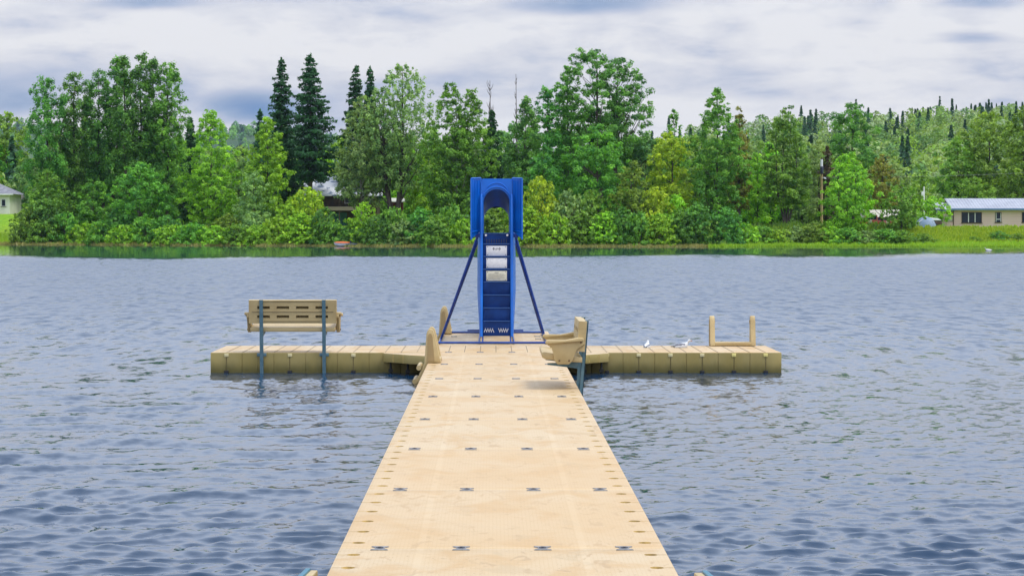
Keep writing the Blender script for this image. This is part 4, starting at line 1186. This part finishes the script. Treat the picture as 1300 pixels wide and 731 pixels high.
# single dark spires on the skyline of the right hill
sp = make_spruce((0, 0, 0), 12, 2.4, 'x', seed=900, leaf=.5, t0=.05, dens=.8)
first = True; nsp = 0
for i, (px, top, hpx) in enumerate([(925, 148, 9), (942, 150, 10), (964, 146, 12), (1000, 147, 9), (1018, 145, 11), (1031, 144, 8), (1112, 146, 10), (1129, 141, 10), (1140, 144, 9), (1146, 139, 12), (1158, 130, 17), (1165, 136, 11), (1172, 134, 12), (1181, 134, 11), (1190, 127, 16), (1203, 136, 9),
                                   (1208, 134, 10), (1214, 131, 12), (1221, 139, 14), (1227, 135, 8), (1233, 126, 16), (1238, 130, 20), (1244, 126, 19), (1246, 130, 24), (1252, 126, 14), (1259, 129, 9), (1265, 129, 15), (1272, 128, 10), (1281, 126, 22), (1290, 127, 12), (1298, 128, 10)]):
    Y = 640 + 250 * pl.random() if hpx < 18 else 560
    X = (px - VX) / F * Y; z = float(groundZ(X, Y)); Yb = Y
    ht = CAMH - (top - VY) / F * Y - z
    # keep a believable height: move along the bearing until the tree is 9 to 17 m tall
    top += hpx * .2; hpx *= .8; best = None
    for Y in np.linspace(520, 960, 60):
        X = (px - VX) / F * Y; z = float(groundZ(X, Y)); ht = CAMH - (top - VY) / F * Y - z
        e_ = abs(ht - (hpx / F * Y + 4))
        if ht > 6 and (best is None or e_ < best[0]): best = (e_, X, Y, z, ht)
    _, X, Y, z, ht = best
    if ht > 14: continue
    ht = min(ht, 9.5)
    lab = 'small dark spruce spire on the skyline of the right hill, %s from the left' % ordn[nsp]
    nsp += 1
    wsc = (.38 + .32 * pl.random()) * (1.0 if hpx < 15 else 1.3)
    if first:
        o = sp; o.location = (X, Y, z); o.scale = (wsc, wsc, ht / 12); o['label'] = lab; o['group'] = 'spruce spires on the right skyline'; first = False
    else:
        copy_tree(sp, (X, Y, z), (wsc, wsc, ht / 12), i, lab, 'spruce spires on the right skyline')
# ------------------------------------------------------------ houses, vehicles and other things on the far shore
M_siding = pmat('pink_beige_siding', (.70, .52, .47), .8, noise=(.5, (.68, .48, .44), .4, .6))
M_whitew = pmat('white_siding', (.76, .75, .66), .8, noise=(.6, (.68, .67, .58), .4, .6))
M_roofm = pmat('metal_roof', (.37, .385, .44), .55, noise=(.8, (.31, .325, .38), .4, .6))
M_roofg = pmat('grey_shingle', (.24, .24, .27), .9, noise=(2, (.17, .17, .20), .4, .6))
M_glass = pmat('dark_glass', (.015, .025, .045), .12, spec=.25)
M_trim = pmat('white_trim', (.72, .72, .72), .6)
M_dkwood = pmat('dark_wood', (.09, .055, .035), .8, noise=(2, (.05, .035, .025), .4, .6))
M_bluetrim = pmat('blue_trim', (.08, .17, .33), .6)
M_teald = pmat('teal_door', (.02, .12, .12), .6)
M_red = pmat('red_paint', (.32, .04, .03), .4)
M_wpaint = pmat('white_paint', (.74, .74, .74), .4)
M_tyre = pmat('tyre', (.02, .02, .02), .8)

def win(parent, x, y, z, w, h, n=1, frame=M_trim, sill=True):
    mb = MB()
    t = .07
    mb.box((x - w / 2, y, z), (t, .08, h + t)).box((x + w / 2, y, z), (t, .08, h + t)).box((x, y, z + h / 2), (w - t, .08, t)).box((x, y, z - h / 2), (w - t, .08, t))
    for i in range(1, n): mb.box((x - w / 2 + w * i / n, y - .004, z), (t * .8, .07, h - t))
    f = mb.build('window', frame, parent)
    MB().box((x, y + .01, z), (w - t, .02, h - t)).build('pane', M_glass, f)
    if sill: MB().box((x, y - .05, z - h / 2 - .06), (w + .25, .10, .07)).build('sill', M_dkwood, f)
    return f

# long low house at the right: X from px 1208 to beyond the frame
HY = 283.0
hp = W(1211, 291, HY)
z0 = float(groundZ(hp.x + 3, HY)) - .05
house = empty('long_house', (hp.x, HY, z0), 0, 'long low beige house with a pale blue metal roof at the right edge', 'house')
HL = 17.0
zt = CAMH - (266 - VY) / F * HY - z0
MB().box((HL / 2, 3.5, zt / 2), (HL, 7, zt)).build('wall', M_siding, house)
sl = MB()
for i in range(1, 8): sl.box((HL / 2, -.003, zt * i / 8), (HL, .012, .014))
sl.build('siding_line', pmat('siding_line', (.40, .32, .27), .8), house)
zr = CAMH - (252.5 - VY) / F * HY - z0 - .50
roof = MB()
roof.poly([(-.5, -.75, zt - .02), (-.5, 3.5, zr + .45), (-.5, 7.6, zt), (-.5, 7.6, zt + .14), (-.5, 3.5, zr + .60), (-.5, -.75, zt + .13)], (HL + 1, 0, 0))
rf = roof.build('roof', M_roofm, house)
rs = MB()
for i in range(44):
    x = -.4 + i * .4
    rs.box((x, 1.375, (zt + .13 + zr + .60) / 2 + .01), (.035, math.hypot(4.25, zr + .47 - zt), .04), (math.atan2(zr + .47 - zt, 4.25), 0, 0))
rs.build('roof_rib', M_roofm, rf)
MB().box((HL / 2, -.79, zt + .02), (HL + 1, .06, .20)).build('fascia', M_bluetrim, rf)
def hx(px): return (px - 1211) / F * HY
def hz(py): return CAMH - (py - VY) / F * HY - z0
win(house, hx(1233.5), -.03, hz(276.3), hx(1246) - hx(1221), hz(270) - hz(283), 3, M_dkwood)
win(house, hx(1267.3), -.03, hz(276), .75, 1.25, 1, M_dkwood)
win(house, hx(1302), -.03, hz(276), .9, 1.25, 1, M_dkwood)
win(house, hx(1340), -.03, hz(276), 1.6, 1.2, 2, M_dkwood)
ww = MB()
for i in (1, 2): ww.box((hx(1221) + (hx(1246) - hx(1221)) * i / 3, -.10, hz(276.3)), (.10, .03, hz(270) - hz(283) - .1))
ww.box((hx(1267.3), -.10, hz(278.5)), (.68, .03, .09)); ww.box((hx(1267.3) - .30, -.10, hz(276)), (.07, .03, 1.15)); ww.box((hx(1267.3) + .30, -.10, hz(276)), (.07, .03, 1.15))
ww.build('window_mullion', M_trim, house)
# porch at its left end
pw = hx(1211) - hx(1188)
po = MB()
po.poly([(-pw, -.3, hz(267) - .03), (-pw, 3.4, hz(260) + .2), (-pw, 3.4, hz(260) + .3), (-pw, -.3, hz(267) + .08)], (pw - .02, 0, 0))
por = po.build('porch_roof', M_roofm, house)
MB().box((-pw / 2, -.32, hz(267) + .0), (pw, .05, .2)).build('fascia', M_bluetrim, por)
for x in (-pw + .1, -pw + .35, -.12): MB().box((x, -.2, hz(267) / 2), (.10, .10, hz(267))).build('porch_post', M_trim if x < -pw + .2 else M_dkwood, house)
MB().box((-pw / 2, -.18, .5), (pw - .3, .06, .78)).build('porch_rail', M_siding, house)
MB().box((-pw / 2, 0, .03), (pw, 3, .12)).build('porch_floor', M_dkwood, house)
MB().box((-.6, .3, 1.35), (.9, .3, .7)).build('wall_cabinet', M_whitew, house, bevel=.02)
MB().box((-.75, .3, 2.1), (.25, .1, .5)).build('hanging_towel', M_trim, house)

# white house at the left
lp = W(-21, 272, 322)
lz = float(groundZ(lp.x, 322)) - .2
lh = empty('white_house', (lp.x, 322, lz), 0, 'small white house with a grey hipped roof at the left edge', 'house')
lt = CAMH - (246.5 - VY) / F * 322 - lz
MB().box((0, 4, lt / 2), (7.7, 8, lt)).build('wall', M_whitew, lh)
mb = MB()
b = [(-4.5, -.6, lt), (4.5, -.6, lt), (4.5, 8.6, lt), (-4.5, 8.6, lt)]; tp = lt + 2.1
vs = [mb.bm.verts.new(p) for p in b]; t1 = mb.bm.verts.new((-.4, 4, tp)); t2 = mb.bm.verts.new((.4, 4, tp))
for f in ((vs[0], vs[1], t2, t1), (vs[1], vs[2], t2), (vs[2], vs[3], t1, t2), (vs[3], vs[0], t1), (vs[3], vs[2], vs[1], vs[0])): mb.bm.faces.new(f)
rf = mb.build('roof', M_roofg, lh, smooth=20)
MB().box((0, -.62, lt - .04), (9.0, .05, .18)).build('gutter', M_trim, rf)
win(lh, (2 - (-21)) / F * 322 + .3, -.03, CAMH - (257.5 - VY) / F * 322 - lz, .6, 1.0, 1, M_trim)
# carport with a dark car behind it
cp = W(26, 268, 340); cz = float(groundZ(cp.x, 340))
co = empty('carport', (cp.x, 340, cz), 0, 'open carport with a pale brown roof right of the white house', 'carport')
ct = CAMH - (254 - VY) / F * 340 - cz
for x in (-1.3, 1.6): MB().box((x, -.5, ct / 2), (.14, .14, ct)).build('post', M_trim, co)
MB().poly([(-1.9, -.9, ct), (-1.9, 2.5, ct + 1.4), (-1.9, 2.5, ct + 1.55), (-1.9, -.9, ct + .14)], (4.1, 0, 0)).build('roof', pmat('brownish_roof', (.36, .31, .29), .8), co)
MB().box((0, 3, ct / 2), (3.6, .1, ct)).build('back_wall', M_siding, co)

def make_car(name, loc, rz, label, body_mat, pick=False):
    c = empty(name, loc, rz, label, 'pickup truck' if pick else 'car')
    if pick: pr = [(-2.5, .55), (-2.5, 1.05), (-.7, 1.08), (-.65, 1.75), (.55, 1.78), (1.0, 1.15), (2.3, 1.0), (2.45, .8), (2.45, .5)]
    else: pr = [(-2.1, .45), (-2.15, .95), (-1.7, 1.35), (-.9, 1.5), (.3, 1.48), (1.0, 1.0), (1.9, .85), (2.15, .65), (2.1, .42)]
    MB().poly([(x, -.85, z) for x, z in pr], (0, 1.7, 0)).build('body', body_mat, c, bevel=.07)
    if pick: gl = [(-.55, 1.15), (-.52, 1.65), (.48, 1.68), (.82, 1.17)]
    else: gl = [(-1.55, 1.02), (-1.25, 1.38), (.22, 1.38), (.72, 1.03)]
    MB().poly([(x, -.862, z) for x, z in gl], (0, 1.724, 0)).build('window', M_glass, c)
    for x in (-1.5, 1.5):
        for sy in (-.82, .82):
            MB().cyl((x, sy - .1, .36), (x, sy + .1, .36), .36, n=20).build('wheel', M_tyre, c, bevel=.03)
    for sy in (-.6, .6): MB().box((2.40 if pick else 2.08, sy, .75), (.12, .3, .16)).build('headlight', M_trim, c, bevel=.02)
    return c
p = W(21.5, 268, 338); make_car('parked_car', (p.x, 338, float(groundZ(p.x, 338))), R(70), 'dark car parked under the carport beside the white house', pmat('car_dark', (.02, .03, .06), .25))
p = spot(1106, 22); make_car('pickup_truck', p, R(180), 'red and white pickup truck half hidden by shrubs near the pale shed', pmat('truck_red', (.42, .07, .04), .35, noise=(1.2, (.60, .50, .46), .55, .6)), True)
p = spot(1124, 24.5); make_car('parked_car', p, 0, 'dark red car behind the round pale willow', pmat('car_red', (.28, .03, .02), .3))
# shed with a pale roof
p = spot(1120, 36)
sh = empty('shed', p, 0, 'low shed with a pale cream roof behind the pickup truck', 'shed')
st_ = CAMH - (278 - VY) / F * p.y - p.z; sr = CAMH - (268.5 - VY) / F * p.y - p.z
MB().box((0, 2, st_ / 2), (4.6, 4, st_)).build('wall', M_siding, sh)
MB().poly([(-2.9, -.5, st_), (-2.7, 2, sr + .1), (-2.7, 2, sr + .25), (-2.9, -.5, st_ + .12)], (5.4, 0, 0)).build('roof', pmat('cream_roof', (.58, .54, .46), .7), sh)
MB().box((1.0, -.03, st_ * .45), (.9, .06, st_ * .85)).build('door', M_dkwood, sh)
# tent-like tarpaulin
p = spot(1175, 20)
tb = MB(); n_ = 14
tb.loft([[(-1.5 * s_ * math.cos(a) * 1.0, 1.2 * s_ * math.sin(a), z) for a in [2 * math.pi * j / n_ for j in range(n_)]] for s_, z in ((1, 0), (.95, .5), (.78, 1.0), (.5, 1.4), (.15, 1.6))])
tent = empty('dome_tent', p, 0, 'small slate blue dome tent left of the long house', 'tent'); tent.scale = (.95, 1, .95)
tb.build('canopy', pmat('tent_blue', (.16, .23, .34), .7, noise=(1.5, (.22, .28, .38), .4, .6)), tent, smooth=60)
ps = MB(); ps.tube([(-1.5, -.02, .02), (-1.2, -.95, .75), (.0, -.3, 1.62)], .03, 6); ps.tube([(1.3, -.3, .2), (.8, -.75, 1.0), (.0, -.2, 1.63)], .03, 6)
ps.build('tent_pole', M_trim, tent)
# covered trailer next to the tent
p = spot(1187, 21)
tr = empty('utility_trailer', p, 0, 'small brown trailer with a white cover between the tent and the porch', 'trailer')
MB().box((0, 0, .75), (1.5, 1.4, .55)).build('box', M_dkwood, tr, bevel=.03)
MB().poly([(-.85, -.75, 1.03), (.7, -.75, 1.05), (.3, -.75, 1.28), (-.8, -.75, 1.42)], (0, 1.5, 0)).build('cover', M_wpaint, tr, bevel=.04)
for sy in (-.72, .72): MB().cyl((0, sy - .06, .3), (0, sy + .06, .3), .3, n=18).build('wheel', M_tyre, tr)

# cabin under the twin spruces
p = spot(432, 26)
cb = empty('cabin', p, 0, 'two storey cabin with a glinting white roof and dark balcony behind the shrubs', 'cabin')
def cz_(py): return CAMH - (py - VY) / F * p.y - p.z
def cx_(px): return (px - 432) / F * p.y
ztop = cz_(249)
MB().box((cx_(444), 3.5, ztop / 2), (cx_(478) - cx_(408), 7, ztop)).build('wall', M_dkwood, cb)
MB().poly([(cx_(384), -1.3, ztop - .02), (cx_(384), 4.5, cz_(224)), (cx_(384), 4.5, cz_(224) + .18), (cx_(384), -1.3, ztop + .14)], (cx_(486) - cx_(384), 0, 0)).build('roof', pmat('dappled_white_roof', (.72, .74, .80), .5, noise=(.9, (.16, .22, .34), .55, .60)), cb)  # leaf shade broken by glints, put into the roof colour as blotches
MB().box((cx_(432), -1.0, cz_(265)), (cx_(478) - cx_(408), 1.6, .5)).build('balcony', pmat('weathered_wood', (.30, .25, .19), .85), cb)
for px_ in (409, 432, 455, 477): MB().box((cx_(px_), -1.7, ztop / 2), (.14, .14, ztop)).build('balcony_post', M_dkwood, cb)
MB().box((cx_(429), -.04, cz_(279)), (2.4, .06, 1.9)).build('door', M_teald, cb)
win(cb, cx_(444), -.03, cz_(254.5), 1.3, .75, 1, M_trim, False)
# small red shed right of the cabin
p = spot(503, 24)
rs_ = empty('red_shed', p, 0, 'small dark red shed with a pale roof right of the thick double trunk', 'shed')
zz_ = CAMH - (257 - VY) / F * p.y - p.z
MB().box((0, 1, zz_ / 2), (1.7, 2, zz_)).build('wall', pmat('barn_red', (.20, .035, .025), .8), rs_)
MB().poly([(-1.1, -.4, zz_), (-1.1, 1, zz_ + .45), (-1.1, 2.4, zz_), (-1.1, 2.4, zz_ + .1), (-1.1, 1, zz_ + .58), (-1.1, -.4, zz_ + .1)], (2.2, 0, 0)).build('roof', M_whitew, rs_)

# utility pole with transformer, street lamp arm and wire
p = spot(1043, 18)
up = empty('utility_pole', p, 0, 'yellowish wooden utility pole with a dark transformer near the shore', 'utility pole')
zt = CAMH - (203 - VY) / F * p.y - p.z
MB().cyl((0, 0, -.5), (0, 0, zt), .19, .13, 12).build('pole', pmat('pole_wood', (.46, .34, .15), .85, noise=(3, (.34, .25, .12), .4, .7)), up)
zq = CAMH - (216 - VY) / F * p.y - p.z
MB().cyl((0, -.32, zq - .5), (0, -.32, zq + .45), .21, n=14).build('transformer', M_ink, up, bevel=.03)
MB().cyl((0, 0, zt - .95), (0, 0, zt + .05), .17, .165, 12).build('pole_cap_sleeve', M_wpaint, up)
MB().tube([(0, -.1, zq - 1.1), (.25, -.2, zq - .95), (.42, -.2, zq - 1.0)], .035, 8).ball((.42, -.2, zq - 1.08), .15, (1, 1, .6)).build('lamp_arm', M_trim, up)
p2 = spot(1173, 40)
u2 = empty('utility_pole', p2, 0, 'distant white pole above the small bushy tree left of the long house', 'utility pole')
z2 = CAMH - (237 - VY) / F * p2.y - p2.z
MB().cyl((0, 0, -.4), (0, 0, z2), .12, .10, 10).build('pole', M_trim, u2)
MB().box((-.2, 0, z2 - 1.0), (.3, .25, .6)).build('transformer', M_trim, u2, bevel=.03)
mb = MB()
A_ = Vector((p.x + .15, p.y, CAMH - (225 - VY) / F * p.y)); B_ = W(1420, 212, 300)
mb.tube([A_.lerp(B_, t) + Vector((0, 0, -1.6 * t * (1 - t))) for t in [i / 24 for i in range(25)]], .012, 5)
tag(mb.build('power_line', pmat('wire_grey', (.25, .25, .24), .6), None), 'thin power line running right from the wooden utility pole', 'power line')

# rowing boat pulled up on the shore, with an orange cover
p = spot(434, -.3); 
bt = empty('rowing_boat', (p.x, p.y, .04), R(4), 'little white boat with an orange cover at the foot of the shrubs', 'boat')
hl = MB()
def bsec(x, w, z0, z1): return [(x, -w, z1), (x, -w * .75, z0 + .08), (x, 0, z0), (x, w * .75, z0 + .08), (x, w, z1)]
hl.loft([bsec(-.95, .05, .30, .46), bsec(-.75, .34, .08, .42), bsec(-.3, .48, .0, .38), (bsec(.4, .50, .0, .38)), bsec(.9, .44, .04, .40)])
hl.build('hull', M_wpaint, bt, smooth=50)
cv = MB(); cv.loft([[(x, -w, z), (x, 0, z + h), (x, w, z)] for x, w, z, h in ((-.93, .06, .47, .02), (-.6, .40, .44, .14), (.2, .52, .40, .2), (.93, .46, .42, .12))])
cv.build('cover', pmat('orange_cover', (.62, .13, .03), .6), bt, smooth=50)
MB().box((1.05, 0, .42), (.22, .22, .5)).build('outboard_motor', M_ink, bt, bevel=.03)
# rowboat neighbour: dark canoe stern
p = spot(448, .6)
cn = empty('canoe', (p.x, p.y, .2), R(15), 'dark overturned canoe right of the orange covered boat', 'canoe')
cb_ = MB(); cb_.loft([[(x, w * math.cos(a), z + .0 + h * math.sin(a)) for a in [math.pi * j / 8 for j in range(9)]] for x, w, z, h in ((-.9, .02, .05, .05), (-.5, .25, .0, .22), (0, .32, .0, .28), (.5, .25, .0, .22), (.9, .02, .05, .05))])
cb_.build('hull', pmat('canoe_dark', (.03, .05, .06), .5), cn, smooth=60)

# white water bird and driftwood off the right shore
q = W(1254.5, 318.5, CAMH * F / (318.6 - VY))
g3 = empty('swan', (q.x, q.y, 0), R(180), 'white waterbird afloat close to the right shore', 'bird'); g3.scale = (2.2, 2.2, 2.2)
loft_body([(-.17, .05, .01, .01), (-.10, .03, .06, .045), (0, .03, .08, .06), (.08, .04, .06, .05), (.11, .07, .025, .04), (.12, .11, .018, .02), (.135, .14, .02, .02), (.155, .145, .015, .014), (.17, .143, .004, .004)]).build('body', M_gw, g3, smooth=80)
MB().tube([(.165, 0, .143), (.19, 0, .135)], [.008, .002], 6).build('beak', M_gb, g3)

# ------------------------------------------------------------ haze between here and the far hills
zs_all = np.zeros(len(gm.vertices) * 3, np.float32); gm.vertices.foreach_get('co', zs_all); zs_all = zs_all.reshape(-1, 3)
lo, hi_ = zs_all.min(0), zs_all.max(0)
hz_m = bpy.data.materials.new('haze'); hz_m.use_nodes = True
hn, hl_ = hz_m.node_tree.nodes, hz_m.node_tree.links; hn.clear()
pv = hn.new('ShaderNodeVolumePrincipled'); pv.inputs['Color'].default_value = (.62, .78, 1, 1); pv.inputs['Density'].default_value = .00005
pv.inputs['Anisotropy'].default_value = .2
ho = hn.new('ShaderNodeOutputMaterial'); hl_.new(pv.outputs[0], ho.inputs['Volume'])
mb = MB(); a = Vector((float(lo[0]) - 20, float(lo[1]) - 20, float(lo[2]) - 1)); b_ = Vector((float(hi_[0]) + 20, float(hi_[1]) + 20, float(hi_[2]) + 30))
mb.box((a + b_) / 2, b_ - a)
tag(mb.build('haze', hz_m, None, smooth=None), kind='stuff')
